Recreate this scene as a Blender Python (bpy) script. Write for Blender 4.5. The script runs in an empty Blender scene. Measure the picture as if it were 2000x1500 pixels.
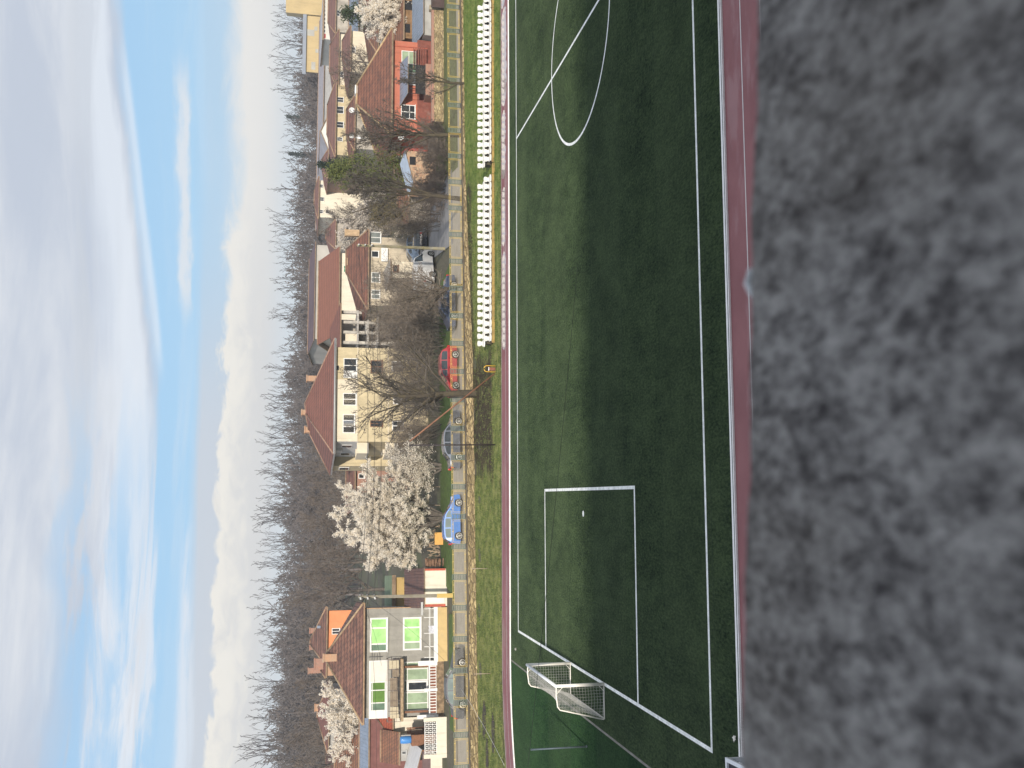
import bpy, math, random
from mathutils import Vector, Matrix
R = math.radians
rnd = random.Random(7)
scene = bpy.context.scene
COL = scene.collection

# ------------------------------------------------------------------ camera (solved from the pitch markings)
FPX, PITCH, YAW, ROLL, CAMH = 1930.9, .2058, .1166, .0205, 11.657
_cy, _sy, _cp, _sp, _c, _s = math.cos(YAW), math.sin(YAW), math.cos(PITCH), math.sin(PITCH), math.cos(ROLL), math.sin(ROLL)
CF = Vector((_cp*_sy, _cp*_cy, -_sp)); _r0 = Vector((_cy, -_sy, 0)); _u0 = Vector((_sp*_sy, _sp*_cy, _cp))
CR = _c*_r0 + _s*_u0; CU = _c*_u0 - _s*_r0
CAM = Vector((0, 0, CAMH))
def ray(x, y): return CF + CR*((750-y)/FPX) - CU*((x-1000)/FPX)
def G(x, y, Z=0.0):                      # survey point: where a sight line meets height Z
    d = ray(x, y); return CAM + d*((Z-CAMH)/d.z)
def D(x, y, Y):                          # ... or depth Y
    d = ray(x, y); return CAM + d*(Y/d.y)
class Fac:                               # survey of a house front: vertical plane through (X0,Y0) turned by a
    def __init__(s, X0, Y0, a, Z0=0.0):
        s.o = Vector((X0, Y0, Z0)); s.a = a
        s.e = Vector((math.cos(a), math.sin(a), 0)); s.n = Vector((-math.sin(a), math.cos(a), 0))
    def L(s, x, y, off=0.0):
        d = ray(x, y); t = ((s.o-CAM).dot(s.n)+off)/d.dot(s.n); p = CAM+d*t
        return (p-s.o).dot(s.e), p.z-s.o.z
    def rect(s, x0, x1, y0, y1, off=0.0):
        xm, ym = (x0+x1)/2, (y0+y1)/2
        return s.L(xm, y1, off)[0], s.L(xm, y0, off)[0], s.L(x1, ym, off)[1], s.L(x0, ym, off)[1]

# ------------------------------------------------------------------ mesh builder
class MB:
    def __init__(s): s.v = []; s.f = []; s.m = []; s.sm = []
    def face(s, pts, m=0, smooth=False):
        b = len(s.v); s.v += [tuple(p) for p in pts]; s.f.append(tuple(range(b, b+len(pts)))); s.m.append(m); s.sm.append(smooth)
    def box(s, x0, x1, y0, y1, z0, z1, m=0):
        b = len(s.v)
        s.v += [(x0,y0,z0),(x1,y0,z0),(x1,y1,z0),(x0,y1,z0),(x0,y0,z1),(x1,y0,z1),(x1,y1,z1),(x0,y1,z1)]
        for q in ((0,3,2,1),(4,5,6,7),(0,1,5,4),(1,2,6,5),(2,3,7,6),(3,0,4,7)):
            s.f.append(tuple(b+i for i in q)); s.m.append(m); s.sm.append(False)
    def tube(s, pts, rad, n=6, m=0, cap=True, smooth=True):
        pts = [Vector(p) for p in pts]
        if not isinstance(rad, (list, tuple)): rad = [rad]*len(pts)
        b = len(s.v); up = None
        for i, p in enumerate(pts):
            t = (pts[min(i+1, len(pts)-1)]-pts[max(i-1, 0)])
            if t.length < 1e-9: t = Vector((0,0,1))
            t.normalize()
            if up is None:
                up = Vector((0,0,1)) if abs(t.z) < .9 else Vector((1,0,0))
            x = up.cross(t)
            if x.length < 1e-6: x = Vector((1,0,0)).cross(t)
            x.normalize(); yv = t.cross(x); up = yv.cross(t) if False else up
            for k in range(n):
                a = 2*math.pi*k/n; q = p+(x*math.cos(a)+yv*math.sin(a))*rad[i]
                s.v.append((q.x, q.y, q.z))
        for i in range(len(pts)-1):
            for k in range(n):
                a0 = b+i*n+k; a1 = b+i*n+(k+1) % n
                s.f.append((a0, a1, a1+n, a0+n)); s.m.append(m); s.sm.append(smooth)
        if cap:
            s.f.append(tuple(b+k for k in reversed(range(n)))); s.m.append(m); s.sm.append(False)
            e = b+(len(pts)-1)*n; s.f.append(tuple(e+k for k in range(n))); s.m.append(m); s.sm.append(False)
    def bar(s, p, q, w, h=None, m=0):        # rectangular bar
        p = Vector(p); q = Vector(q); h = h or w; t = (q-p).normalized()
        u = Vector((0,0,1)) if abs(t.z) < .95 else Vector((0,1,0))
        x = t.cross(u).normalized()*(w/2); y = x.cross(t).normalized()*(h/2); b = len(s.v)
        for c in (p, q):
            for k in (-x-y, x-y, x+y, -x+y): s.v.append(tuple(c+k))
        for f in ((0,1,2,3),(7,6,5,4),(0,4,5,1),(1,5,6,2),(2,6,7,3),(3,7,4,0)):
            s.f.append(tuple(b+i for i in f)); s.m.append(m); s.sm.append(False)
    def disc(s, c, nrm, r, th, n=16, m=0):
        c = Vector(c); nrm = Vector(nrm).normalized(); s.tube([c-nrm*th/2, c+nrm*th/2], r, n, m)
    def build(s, name, mats, parent=None, loc=None):
        me = bpy.data.meshes.new(name); me.from_pydata(s.v, [], s.f)
        for mt in (mats if isinstance(mats, (list, tuple)) else [mats]): me.materials.append(mt)
        me.polygons.foreach_set('material_index', s.m); me.polygons.foreach_set('use_smooth', s.sm); me.update()
        o = bpy.data.objects.new(name, me); COL.objects.link(o)
        if parent: o.parent = parent
        if loc is not None: o.location = loc
        return o
def tag(o, label=None, cat=None, group=None, kind=None):
    if label: o['label'] = label
    if cat: o['category'] = cat
    if group: o['group'] = group
    if kind: o['kind'] = kind
    return o
def thing(name, label, cat, loc=(0,0,0), rz=0.0, group=None):
    o = bpy.data.objects.new(name, None); o.empty_display_size = .2; COL.objects.link(o)
    o.location = loc; o.rotation_euler = (0, 0, rz)
    return tag(o, label, cat, group)
def dup(root, loc, rz=0.0, label=None, group=None, sc=None):
    r = root.copy(); COL.objects.link(r); r.location = loc; r.rotation_euler = (0, 0, rz)
    if sc is not None: r.scale = sc if isinstance(sc, (tuple, list)) else (sc, sc, sc)
    if label: r['label'] = label
    if group: r['group'] = group
    for ch in list(root.children):
        c = ch.copy(); COL.objects.link(c); c.parent = r
        for g in ch.children:
            d = g.copy(); COL.objects.link(d); d.parent = c
    return r
def nth(n):
    w = ['zeroth','first','second','third','fourth','fifth','sixth','seventh','eighth','ninth','tenth','eleventh','twelfth']
    if n < len(w): return w[n]
    return '%d%s' % (n, 'th' if 10 < n % 100 < 20 else {1:'st',2:'nd',3:'rd'}.get(n % 10, 'th'))

# ------------------------------------------------------------------ materials
class NT:
    def __init__(s, tree): s.t = tree; s.n = tree.nodes; s.l = tree.links
    def new(s, typ, **kw):
        n = s.n.new(typ)
        for k, v in kw.items(): setattr(n, k, v)
        return n
    def put(s, sock, v):
        if hasattr(v, 'is_output'): s.l.new(v, sock)
        elif v is not None:
            if isinstance(v, (tuple, list)) and len(v) == 3 and sock.type == 'RGBA': v = (*v, 1)
            sock.default_value = v
    def m(s, op, a, b=None, c=None, clamp=False):
        n = s.new('ShaderNodeMath', operation=op, use_clamp=clamp)
        s.put(n.inputs[0], a); s.put(n.inputs[1], b); s.put(n.inputs[2], c)
        return n.outputs[0]
    def ss(s, v, a, b):                  # smoothstep a->b
        n = s.new('ShaderNodeMapRange', interpolation_type='SMOOTHSTEP')
        s.put(n.inputs[0], v); s.put(n.inputs[1], a); s.put(n.inputs[2], b)
        return n.outputs[0]
    def mix(s, f, a, b):
        n = s.new('ShaderNodeMix', data_type='RGBA')
        s.put(n.inputs[0], f); s.put(n.inputs[6], a); s.put(n.inputs[7], b)
        return n.outputs[2]
    def noise(s, vec, scale=5, detail=4, rough=.55, dist=0):
        n = s.new('ShaderNodeTexNoise'); s.put(n.inputs['Vector'], vec); n.inputs['Scale'].default_value = scale
        n.inputs['Detail'].default_value = detail; n.inputs['Roughness'].default_value = rough; n.inputs['Distortion'].default_value = dist
        return n.outputs[0]
    def xyz(s, x=0, y=0, z=0):
        n = s.new('ShaderNodeCombineXYZ')
        for i, v in enumerate((x, y, z)): s.put(n.inputs[i], v)
        return n.outputs[0]
    def sep(s, v):
        n = s.new('ShaderNodeSeparateXYZ'); s.put(n.inputs[0], v); return n.outputs
    def coord(s): return s.new('ShaderNodeTexCoord').outputs['Object']
def mat0(name):
    m = bpy.data.materials.new(name); m.use_nodes = True; t = NT(m.node_tree)
    b = m.node_tree.nodes['Principled BSDF']; return m, t, b
def mat(name, col, rough=.8, var=.25, scale=3.0, spec=.3, metal=0.0, col2=None, bump=0.0, bscale=None, fine=0.0, stretch=None, stain=0.0):
    m, t, b = mat0(name); co = t.coord()
    if stretch:
        x, y, z = t.sep(co); co = t.xyz(t.m('MULTIPLY', x, stretch[0]), t.m('MULTIPLY', y, stretch[1]), t.m('MULTIPLY', z, stretch[2]))
    n = t.noise(co, scale, 6, .62); f = t.ss(n, .3, .7)
    c2 = col2 or tuple(min(1, c*(1-var)) for c in col); c1 = tuple(min(1, c*(1+var*.5)) for c in col) if not col2 else col
    c = t.mix(f, c2, c1)
    if fine:
        g = t.noise(co, scale*9, 3, .6); g = t.m('MULTIPLY_ADD', g, fine*2, 1-fine)
        h = t.new('ShaderNodeMix', data_type='RGBA', blend_type='MULTIPLY'); h.inputs[0].default_value = 1
        t.put(h.inputs[6], c); t.put(h.inputs[7], t.xyz(g, g, g)); c = h.outputs[2]
    if stain:                            # rain streaks and damp patches in the render
        x, y, z = t.sep(co); q = t.noise(t.xyz(t.m('MULTIPLY', x, 2.3), t.m('MULTIPLY', y, 2.3), t.m('MULTIPLY', z, .28)), 1.0, 5, .65); q2 = t.noise(co, .8, 6, .7)
        c = t.mix(t.m('MULTIPLY', t.ss(q, .48, .72), stain), c, tuple(.45*v for v in col)); c = t.mix(t.m('MULTIPLY', t.ss(q2, .55, .72), stain*.8), c, (.25,.23,.20))
    t.put(b.inputs['Base Color'], c); b.inputs['Roughness'].default_value = rough; b.inputs['Metallic'].default_value = metal
    b.inputs['Specular IOR Level'].default_value = spec
    if bump:
        bn = t.new('ShaderNodeBump'); bn.inputs['Strength'].default_value = bump; bn.inputs['Distance'].default_value = .05
        t.put(bn.inputs['Height'], t.noise(co, bscale or scale*6, 5, .6)); t.l.new(bn.outputs[0], b.inputs['Normal'])
    return m
def tiles(name, col, col2, mortar, w=.34, h=.17, rot=False, weather=.7):
    m, t, b = mat0(name); x, y, z = t.sep(t.coord())
    br = t.new('ShaderNodeTexBrick'); br.offset = .5
    t.put(br.inputs['Vector'], t.xyz(t.m('ADD', x, y), z, 0)); br.inputs['Scale'].default_value = 1
    br.inputs['Brick Width'].default_value = w; br.inputs['Row Height'].default_value = h
    br.inputs['Mortar Size'].default_value = .028; br.inputs['Mortar Smooth'].default_value = .4; br.inputs['Bias'].default_value = 0
    t.put(br.inputs['Color1'], col); t.put(br.inputs['Color2'], col2); t.put(br.inputs['Mortar'], mortar)
    n = t.ss(t.noise(t.xyz(x, y, z), 1.3, 6, .65), .35, .75)
    c = t.mix(t.m('MULTIPLY', n, weather), br.outputs[0], tuple(.55*q+.02 for q in mortar))
    n2 = t.ss(t.noise(t.xyz(x, y, z), 5, 4, .6), .58, .72); c = t.mix(t.m('MULTIPLY', n2, .35), c, (.16,.13,.08))
    t.put(b.inputs['Base Color'], c); b.inputs['Roughness'].default_value = .85; b.inputs['Specular IOR Level'].default_value = .2
    bn = t.new('ShaderNodeBump'); bn.inputs['Strength'].default_value = .6; bn.inputs['Distance'].default_value = .03
    t.put(bn.inputs['Height'], br.outputs[0]); t.l.new(bn.outputs[0], b.inputs['Normal'])
    return m
def stonemat(name, ca, cb, mortar, w=.3, h=.12):
    m, t, b = mat0(name); x, y, z = t.sep(t.coord())
    nz = t.noise(t.xyz(x, y, z), 4, 3); q = t.m('MULTIPLY', t.m('SUBTRACT', nz, .5), .12)
    br = t.new('ShaderNodeTexBrick'); t.put(br.inputs['Vector'], t.xyz(t.m('ADD', x, q), t.m('ADD', z, t.m('ADD', y, q)), 0)); br.inputs['Scale'].default_value = 1
    br.inputs['Brick Width'].default_value = w; br.inputs['Row Height'].default_value = h; br.inputs['Mortar Size'].default_value = .012
    t.put(br.inputs['Color1'], ca); t.put(br.inputs['Color2'], cb); t.put(br.inputs['Mortar'], mortar)
    n = t.ss(t.noise(t.xyz(x, y, z), 2.2, 6, .7), .35, .7); c = t.mix(t.m('MULTIPLY', n, .55), br.outputs[0], tuple(.8*v for v in mortar))
    t.put(b.inputs['Base Color'], c); b.inputs['Roughness'].default_value = .9
    bn = t.new('ShaderNodeBump'); bn.inputs['Strength'].default_value = .8; bn.inputs['Distance'].default_value = .05
    t.put(bn.inputs['Height'], t.noise(t.xyz(x, y, z), 12, 4)); t.l.new(bn.outputs[0], b.inputs['Normal'])
    return m
def rubble(name, ca, cb, joint, sx=2.2, sz=6.0, ez=.10):
    m, t, b = mat0(name); x, y, z = t.sep(t.coord()); wv = t.m('MULTIPLY', t.m('SUBTRACT', t.noise(t.xyz(x, y, z), 3, 3), .5), .35)
    v = t.xyz(t.m('MULTIPLY', t.m('ADD', x, wv), sx), t.m('MULTIPLY', y, .6), t.m('MULTIPLY', t.m('ADD', z, t.m('MULTIPLY', wv, .5)), sz))
    v1 = t.new('ShaderNodeTexVoronoi'); t.put(v1.inputs['Vector'], v); v1.inputs['Scale'].default_value = 1
    v2 = t.new('ShaderNodeTexVoronoi', feature='DISTANCE_TO_EDGE'); t.put(v2.inputs['Vector'], v); v2.inputs['Scale'].default_value = 1
    r_, g_, b_ = t.sep(v1.outputs['Color']); c = t.mix(r_, ca, cb); c = t.mix(t.m('MULTIPLY', t.ss(g_, .72, .9), .7), c, tuple(.45*q for q in cb))
    n = t.ss(t.noise(t.xyz(x, y, z), 1.1, 6, .7), .42, .66); c = t.mix(t.m('MULTIPLY', n, .5), c, tuple(.5*q for q in cb))
    c = t.mix(t.ss(v2.outputs['Distance'], ez, .0), c, joint)
    t.put(b.inputs['Base Color'], c); b.inputs['Roughness'].default_value = .92
    bn = t.new('ShaderNodeBump'); bn.inputs['Strength'].default_value = .9; bn.inputs['Distance'].default_value = .06
    t.put(bn.inputs['Height'], t.ss(v2.outputs['Distance'], 0, .3)); t.l.new(bn.outputs[0], b.inputs['Normal'])
    return m
def corrug(name, col, col2, pitch=.2, metal=0.0, rough=.5):
    m, t, b = mat0(name); x, y, z = t.sep(t.coord())
    w = t.m('SINE', t.m('MULTIPLY', x, 2*math.pi/pitch)); n = t.ss(t.noise(t.xyz(x, y, z), 1.6, 6, .65), .35, .7)
    t.put(b.inputs['Base Color'], t.mix(n, col, col2)); b.inputs['Roughness'].default_value = rough; b.inputs['Metallic'].default_value = metal
    bn = t.new('ShaderNodeBump'); bn.inputs['Strength'].default_value = .9; bn.inputs['Distance'].default_value = .04
    t.put(bn.inputs['Height'], w); t.l.new(bn.outputs[0], b.inputs['Normal'])
    return m
def leafmat(name, c1, c2, trans=.25, rough=.7):
    m, t, b = mat0(name); oi = t.new('ShaderNodeObjectInfo').outputs['Random']
    n = t.ss(t.noise(t.coord(), 2.1, 5, .7), .3, .7); c = t.mix(n, c1, c2)
    t.put(b.inputs['Base Color'], c); b.inputs['Roughness'].default_value = rough; b.inputs['Specular IOR Level'].default_value = .2
    tr = t.new('ShaderNodeBsdfTranslucent'); t.put(tr.inputs[0], c); mx = t.new('ShaderNodeMixShader'); mx.inputs[0].default_value = trans
    t.l.new(b.outputs[0], mx.inputs[1]); t.l.new(tr.outputs[0], mx.inputs[2])
    t.l.new(mx.outputs[0], m.node_tree.nodes['Material Output'].inputs[0]); return m
def glass(name, col, rough=.06, spec=.5):
    m, t, b = mat0(name); n = t.ss(t.noise(t.coord(), 1.1, 3), .35, .65)
    t.put(b.inputs['Base Color'], t.mix(n, tuple(c*.7 for c in col), col)); b.inputs['Roughness'].default_value = rough
    b.inputs['Specular IOR Level'].default_value = spec; return m
def paint(name, col, rough=.3, coat=.6, metal=0.0):
    m, t, b = mat0(name); n = t.ss(t.noise(t.coord(), 2.5, 5), .3, .8)
    t.put(b.inputs['Base Color'], t.mix(t.m('MULTIPLY', n, .35), col, tuple(c*.75+.02 for c in col)))
    b.inputs['Roughness'].default_value = rough; b.inputs['Coat Weight'].default_value = coat; b.inputs['Coat Roughness'].default_value = .08
    b.inputs['Metallic'].default_value = metal; return m

# ------------------------------------------------------------------ camera object, light, sky
cd = bpy.data.cameras.new('camera'); cam = bpy.data.objects.new('camera', cd); COL.objects.link(cam); scene.camera = cam
X, Y, Z = -CU, CR, -CF
cam.matrix_world = Matrix(((X.x, Y.x, Z.x, CAM.x), (X.y, Y.y, Z.y, CAM.y), (X.z, Y.z, Z.z, CAM.z), (0, 0, 0, 1)))
cd.sensor_width = 36; cd.sensor_fit = 'HORIZONTAL'; cd.lens = FPX/2000*36; cd.clip_start = .02; cd.clip_end = 9000
cd.dof.use_dof = True; cd.dof.focus_distance = 70; cd.dof.aperture_fstop = 12.5
SUN_EL, SUN_AZ = R(19), R(-1.6)          # sun almost straight behind the stand; shadows run away from the camera
sd = bpy.data.lights.new('sun', 'SUN'); sd.energy = 5.0; sd.angle = R(1.4); sd.color = (1, .92, .81)
so = bpy.data.objects.new('sun', sd); COL.objects.link(so)
to_sun = Vector((math.sin(SUN_AZ)*math.cos(SUN_EL), -math.cos(SUN_AZ)*math.cos(SUN_EL), math.sin(SUN_EL)))
so.rotation_euler = to_sun.to_track_quat('Z', 'Y').to_euler(); so.location = (0, -30, 40)
vs = scene.view_settings; scene.display_settings.display_device = 'sRGB'
vs.view_transform = 'Standard'; vs.look = 'None'; vs.exposure = 0; vs.gamma = 1

w = bpy.data.worlds.new('World'); scene.world = w; w.use_nodes = True; t = NT(w.node_tree)
bg = w.node_tree.nodes['Background']; out = w.node_tree.nodes['World Output']
sky = t.new('ShaderNodeTexSky', sky_type='NISHITA'); sky.sun_disc = False; sky.sun_elevation = SUN_EL; sky.sun_rotation = math.pi-SUN_AZ
sky.air_density = 1.0; sky.dust_density = .3; sky.ozone_density = 2.0; sky.altitude = 300
t.l.new(sky.outputs[0], bg.inputs[0]); bg.inputs[1].default_value = .15
dv = t.new('ShaderNodeTexCoord').outputs['Generated']; dx, dy, dz = t.sep(dv)
el = t.m('MULTIPLY', t.m('ARCSINE', dz), 180/math.pi); az = t.m('MULTIPLY', t.m('ARCTAN2', dx, dy), 180/math.pi)
def nz(sa, se, seed, scale=1.0, det=6, ro=.6, dist=0.0):
    return t.noise(t.xyz(t.m('MULTIPLY', az, sa), t.m('MULTIPLY', el, se), seed), scale, det, ro, dist)
def sub(a, b): return t.m('SUBTRACT', a, b)
def mul(a, b): return t.m('MULTIPLY', a, b)
def band(v, a, b, c, d): return mul(t.ss(v, a, b), sub(1, t.ss(v, c, d)))
n_soft = nz(.035, .11, 3.1, 1.6, 5, .55); n_st = nz(.05, .55, 8.4, 1.4, 7, .62, .4); n_cu = nz(.20, .40, 1.7, 1.25, 7, .60, .5); n_big = nz(.02, .12, 5.5, 2.2, 5, .5)
# thin high veil everywhere: lifts the blue toward the milky blue of the photograph
veil_col = (.37, .61, .865)
c = veil_col; a = t.m('ADD', .85, mul(el, 0))
# left-hand streaks
leftw = sub(1, t.ss(az, -6, 9))
e_w = t.m('ADD', el, mul(sub(n_soft, .5), 5))
streak = mul(t.ss(t.m('ADD', n_st, mul(leftw, .07)), .49, .66), band(e_w, 3.2, 4.6, 9.0, 11.5))
blue_lane = mul(leftw, band(t.m('ADD', el, mul(sub(n_st, .5), 1.6)), 6.2, 6.7, 7.2, 7.8))
streak = mul(mul(streak, t.m('ADD', .18, mul(leftw, .75))), sub(1, mul(blue_lane, .85)))
c = t.mix(streak, c, (.76, .83, .92)); a = t.m('ADD', mul(a, sub(1, streak)), streak)
# a thin wedge of high cloud slanting down from the deck
wl = sub(el, t.m('ADD', 6.75, mul(az, .105)))
wg = mul(band(t.m('ADD', wl, mul(sub(n_st, .5), .5)), -.05, .28, .32, .75), band(az, 6, 9, 22, 27)); c = t.mix(mul(wg, .75), c, (.76, .83, .92))
# slim cloud lying in the blue gap
elc = t.m('ADD', el, mul(az, -.012))
sl = mul(band(t.m('ADD', elc, mul(sub(nz(.25, .8, 4.4, 1.2, 6, .6), .5), 1.6)), 5.95, 6.35, 6.5, 7.0), band(az, 9, 12, 21.5, 24.5))
c = t.mix(mul(sl, .85), c, (.80, .84, .88)); a = t.m('ADD', mul(a, sub(1, sl)), sl)
# overcast deck with its lit lower edge
edge = t.m('ADD', 7.5, mul(t.ss(az, -2, 26), 1.9)); edge = sub(edge, mul(leftw, -.9))
dk = t.m('ADD', sub(el, edge), mul(sub(n_soft, .5), 2.2))
dk = t.m('ADD', dk, mul(sub(n_st, .5), t.m('ADD', 1.2, mul(leftw, 3.4))))
deck = t.ss(dk, -.15, .75)
n_d2 = nz(.045, .28, 12.2, 1.5, 6, .6, .5)
dcol = t.mix(t.ss(t.m('ADD', mul(n_big, .5), mul(n_d2, .5)), .40, .60), (.56, .62, .725), (.75, .785, .84))
dcol = t.mix(mul(band(dk, .5, 1.0, 1.6, 3.2), .8), dcol, (.80, .86, .94))
dcol = t.mix(mul(band(t.m('ADD', el, mul(sub(n_soft, .5), 2)), 9.8, 10.8, 11.6, 12.8), mul(t.ss(n_d2, .45, .6), .55)), dcol, (.56, .61, .69))
holes = mul(mul(leftw, t.ss(nz(.05, .30, 20.3, 1.5, 6, .6, .4), .44, .58)), band(e_w, 7.0, 8.4, 11.0, 13.5))
deck = mul(deck, sub(1, mul(holes, .9)))
c = t.mix(deck, c, dcol); a = t.m('ADD', mul(a, sub(1, deck)), deck)
# grey layer over the cumulus
g2 = t.ss(t.m('ADD', el, mul(sub(n_st, .5), 2.0)), t.m('ADD', 6.3, mul(leftw, -.1)), 5.3)
g2 = mul(g2, t.m('ADD', .28, mul(sub(1, t.ss(az, 2, 17)), .68)))
c = t.mix(g2, c, (.63, .68, .75)); a = t.m('ADD', mul(a, sub(1, g2)), g2)
# cumulus bank on the horizon
top = t.m('ADD', 4.75, mul(t.ss(az, 0, 20), -.15))
cu = t.m('ADD', sub(top, el), mul(sub(n_cu, .5), t.m('ADD', 2.7, mul(t.ss(az, 6, 22), -.9))))
soft = t.m('ADD', .28, mul(t.ss(az, 8, 20), .9))
cum = t.ss(cu, 0, soft)
ccol = t.mix(t.ss(t.m('ADD', cu, mul(sub(nz(.3, .7, 9.1, 1.6, 7, .62, .5), .5), 5.0)), .1, 2.2), (.925, .895, .825), (.77, .765, .75))
ccol = t.mix(t.ss(az, 6, 22), ccol, (.885, .87, .835))
ccol = t.mix(sub(1, t.ss(el, .6, 2.6)), ccol, (.76, .835, .885))
c = t.mix(cum, c, ccol); a = t.m('ADD', mul(a, sub(1, cum)), cum)
c = t.mix(t.ss(el, 17, 38), c, (.64, .70, .82))   # bright thin overcast overhead fills the shade
bg2 = t.new('ShaderNodeBackground'); t.put(bg2.inputs[0], c); bg2.inputs[1].default_value = 1.0
mx = t.new('ShaderNodeMixShader'); t.put(mx.inputs[0], a); t.l.new(bg.outputs[0], mx.inputs[1]); t.l.new(bg2.outputs[0], mx.inputs[2])
t.l.new(mx.outputs[0], out.inputs[0])
# ------------------------------------------------------------------ setting: pitch, track, bank, street
XL, XR, YC, RI, RO = -9.1, 50.26, 40.8, 15.13, 17.75
def stadium(r, n=48):
    p = []
    for k in range(n+1):
        a = -math.pi/2+math.pi*k/n; p.append((XR+r*math.cos(a), YC+r*math.sin(a)))
    for k in range(n+1):
        a = math.pi/2+math.pi*k/n; p.append((XL+r*math.cos(a), YC+r*math.sin(a)))
    return p
def ring(mb, r0, r1, z, n=48, m=0):
    a, b = stadium(r0, n), stadium(r1, n)
    for i in range(len(a)):
        j = (i+1) % len(a); mb.face([(*a[i], z), (*b[i], z), (*b[j], z), (*a[j], z)], m)
def struct(name, mb, m): return tag(mb.build(name, m), kind='structure')

# artificial turf: short dark pile, mottled, with wear
tm, t, b = mat0('turf'); co = t.coord(); x, y, z = t.sep(co)
n1 = t.noise(t.xyz(t.m('MULTIPLY', x, 1.0), t.m('MULTIPLY', y, .42), 0), 13, 4, .75); n2 = t.noise(co, .35, 5, .6); n3 = t.noise(t.xyz(t.m('MULTIPLY', x, 1.0), t.m('MULTIPLY', y, .33), 3), 3.2, 4, .6)
f = t.m('ADD', t.m('MULTIPLY', n1, .6), t.m('ADD', t.m('MULTIPLY', n2, .26), t.m('MULTIPLY', n3, .2)))
c = t.mix(t.ss(f, .38, .68), (.018,.031,.018), (.086,.124,.058))
inD = t.ss(x, XL+.03, XL-.03); c = t.mix(t.m('MULTIPLY', inD, .75), c, t.mix(t.ss(f, .35, .75), (.008,.028,.014), (.042,.105,.038)))
rollw = t.m('FRACT', t.m('DIVIDE', t.m('ADD', y, .8), 4.0)); seam = t.m('LESS_THAN', rollw, .006)
par = t.m('GREATER_THAN', t.m('FRACT', t.m('DIVIDE', t.m('ADD', y, .8), 8.0)), .5)
c = t.mix(t.m('MULTIPLY', par, .14), c, (.085,.115,.06)); c = t.mix(t.m('MULTIPLY', seam, .5), c, (.02,.03,.03))
t.put(b.inputs['Base Color'], c); b.inputs['Roughness'].default_value = 1; b.inputs['Specular IOR Level'].default_value = 0; b.inputs['Diffuse Roughness'].default_value = 1
bn = t.new('ShaderNodeBump'); bn.inputs['Strength'].default_value = 1; bn.inputs['Distance'].default_value = .14
t.put(bn.inputs['Height'], n1); t.l.new(bn.outputs[0], b.inputs['Normal'])
mb = MB(); mb.face([(*p, .02) for p in stadium(RI)]); struct('turf', mb, tm)

trk, t, b = mat0('track_rubber'); co = t.coord(); n = t.noise(co, .6, 6, .6); n2 = t.noise(co, 30, 3)
x, y, z = t.sep(co)
c = t.mix(t.ss(n, .3, .7), (.20,.062,.066), (.265,.095,.097)); c = t.mix(t.m('MULTIPLY', n2, .25), c, (.36,.20,.19))
wet = t.ss(t.noise(t.xyz(t.m('MULTIPLY', x, .35), t.m('MULTIPLY', y, 1.1), 4), .8, 5, .6), .50, .60)
c = t.mix(t.m('MULTIPLY', wet, .35), c, (.24,.07,.075))
t.put(b.inputs['Base Color'], c); t.put(b.inputs['Roughness'], t.m('SUBTRACT', .7, t.m('MULTIPLY', wet, .38))); b.inputs['Specular IOR Level'].default_value = .4
mb = MB(); mb.face([(*p, .004) for p in stadium(RO)]); struct('running_track', mb, trk)

linem = mat('line_paint', (.92,.92,.88), .7, .14, 2.6, col2=(.62,.64,.60), fine=.4)
mb = MB(); LW = .062; XG, YF, YN, ZL = -7.25, 53.9, 27.62, .026; XC = 20.58; XG2 = 2*XC-XG
def hline(x0, x1, y): mb.box(x0, x1, y-LW, y+LW, ZL-.003, ZL)
def vline(x, y0, y1): mb.box(x-LW, x+LW, y0+LW, y1-LW, ZL-.003, ZL)
hline(XG-LW, XG2+LW, YF); hline(XG-LW, XG2+LW, YN)
for xx in (XG, XC, XG2): vline(xx, YN, YF)
for s, xg in ((1, XG), (-1, XG2)):
    xb = xg+s*7.59
    for yy in (47.58, 34.05): hline(min(xg+s*LW, xb+s*LW), max(xg+s*LW, xb+s*LW), yy)
    vline(xb, 34.05, 47.58)
    for k in range(16):
        a, a2 = 2*math.pi*k/16, 2*math.pi*(k+1)/16; q = (xg+s*6.55, 40.75)
        mb.face([(q[0], q[1], ZL+.001), (q[0]+.13*math.cos(a), q[1]+.13*math.sin(a), ZL+.001), (q[0]+.13*math.cos(a2), q[1]+.13*math.sin(a2), ZL+.001)])
yc = (YF+YN)/2; RC = 4.77
for k in range(96):
    a, a2 = 2*math.pi*k/96, 2*math.pi*(k+1)/96
    mb.face([(XC+(RC-LW)*math.cos(a), yc+(RC-LW)*math.sin(a), ZL+.002), (XC+(RC+LW)*math.cos(a), yc+(RC+LW)*math.sin(a), ZL+.002), (XC+(RC+LW)*math.cos(a2), yc+(RC+LW)*math.sin(a2), ZL+.002), (XC+(RC-LW)*math.cos(a2), yc+(RC-LW)*math.sin(a2), ZL+.002)])
struct('pitch_markings', mb, linem)
tw = mat('lane_paint', (.66,.62,.60), .6, .15, 3, col2=(.55,.50,.48))
mb = MB()
for r in (RI+1.33, RO-.09): ring(mb, r-.028, r+.028, .008)
struct('lane_markings', mb, tw)
kerbm = mat('kerb_concrete', (.92,.90,.86), .8, .2, 2.5, col2=(.78,.76,.73), fine=.15)
mb = MB(); ring(mb, RI-.01, RI+.10, .075); ring(mb, RI+.11, RI+.17, .06)
for rr, za in ((RI-.01, .075), (RI+.17, .06)):
    a = stadium(rr)
    for i in range(len(a)):
        j = (i+1) % len(a); mb.face([(*a[i], 0), (*a[j], 0), (*a[j], za), (*a[i], za)])
struct('track_kerb', mb, kerbm)
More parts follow.
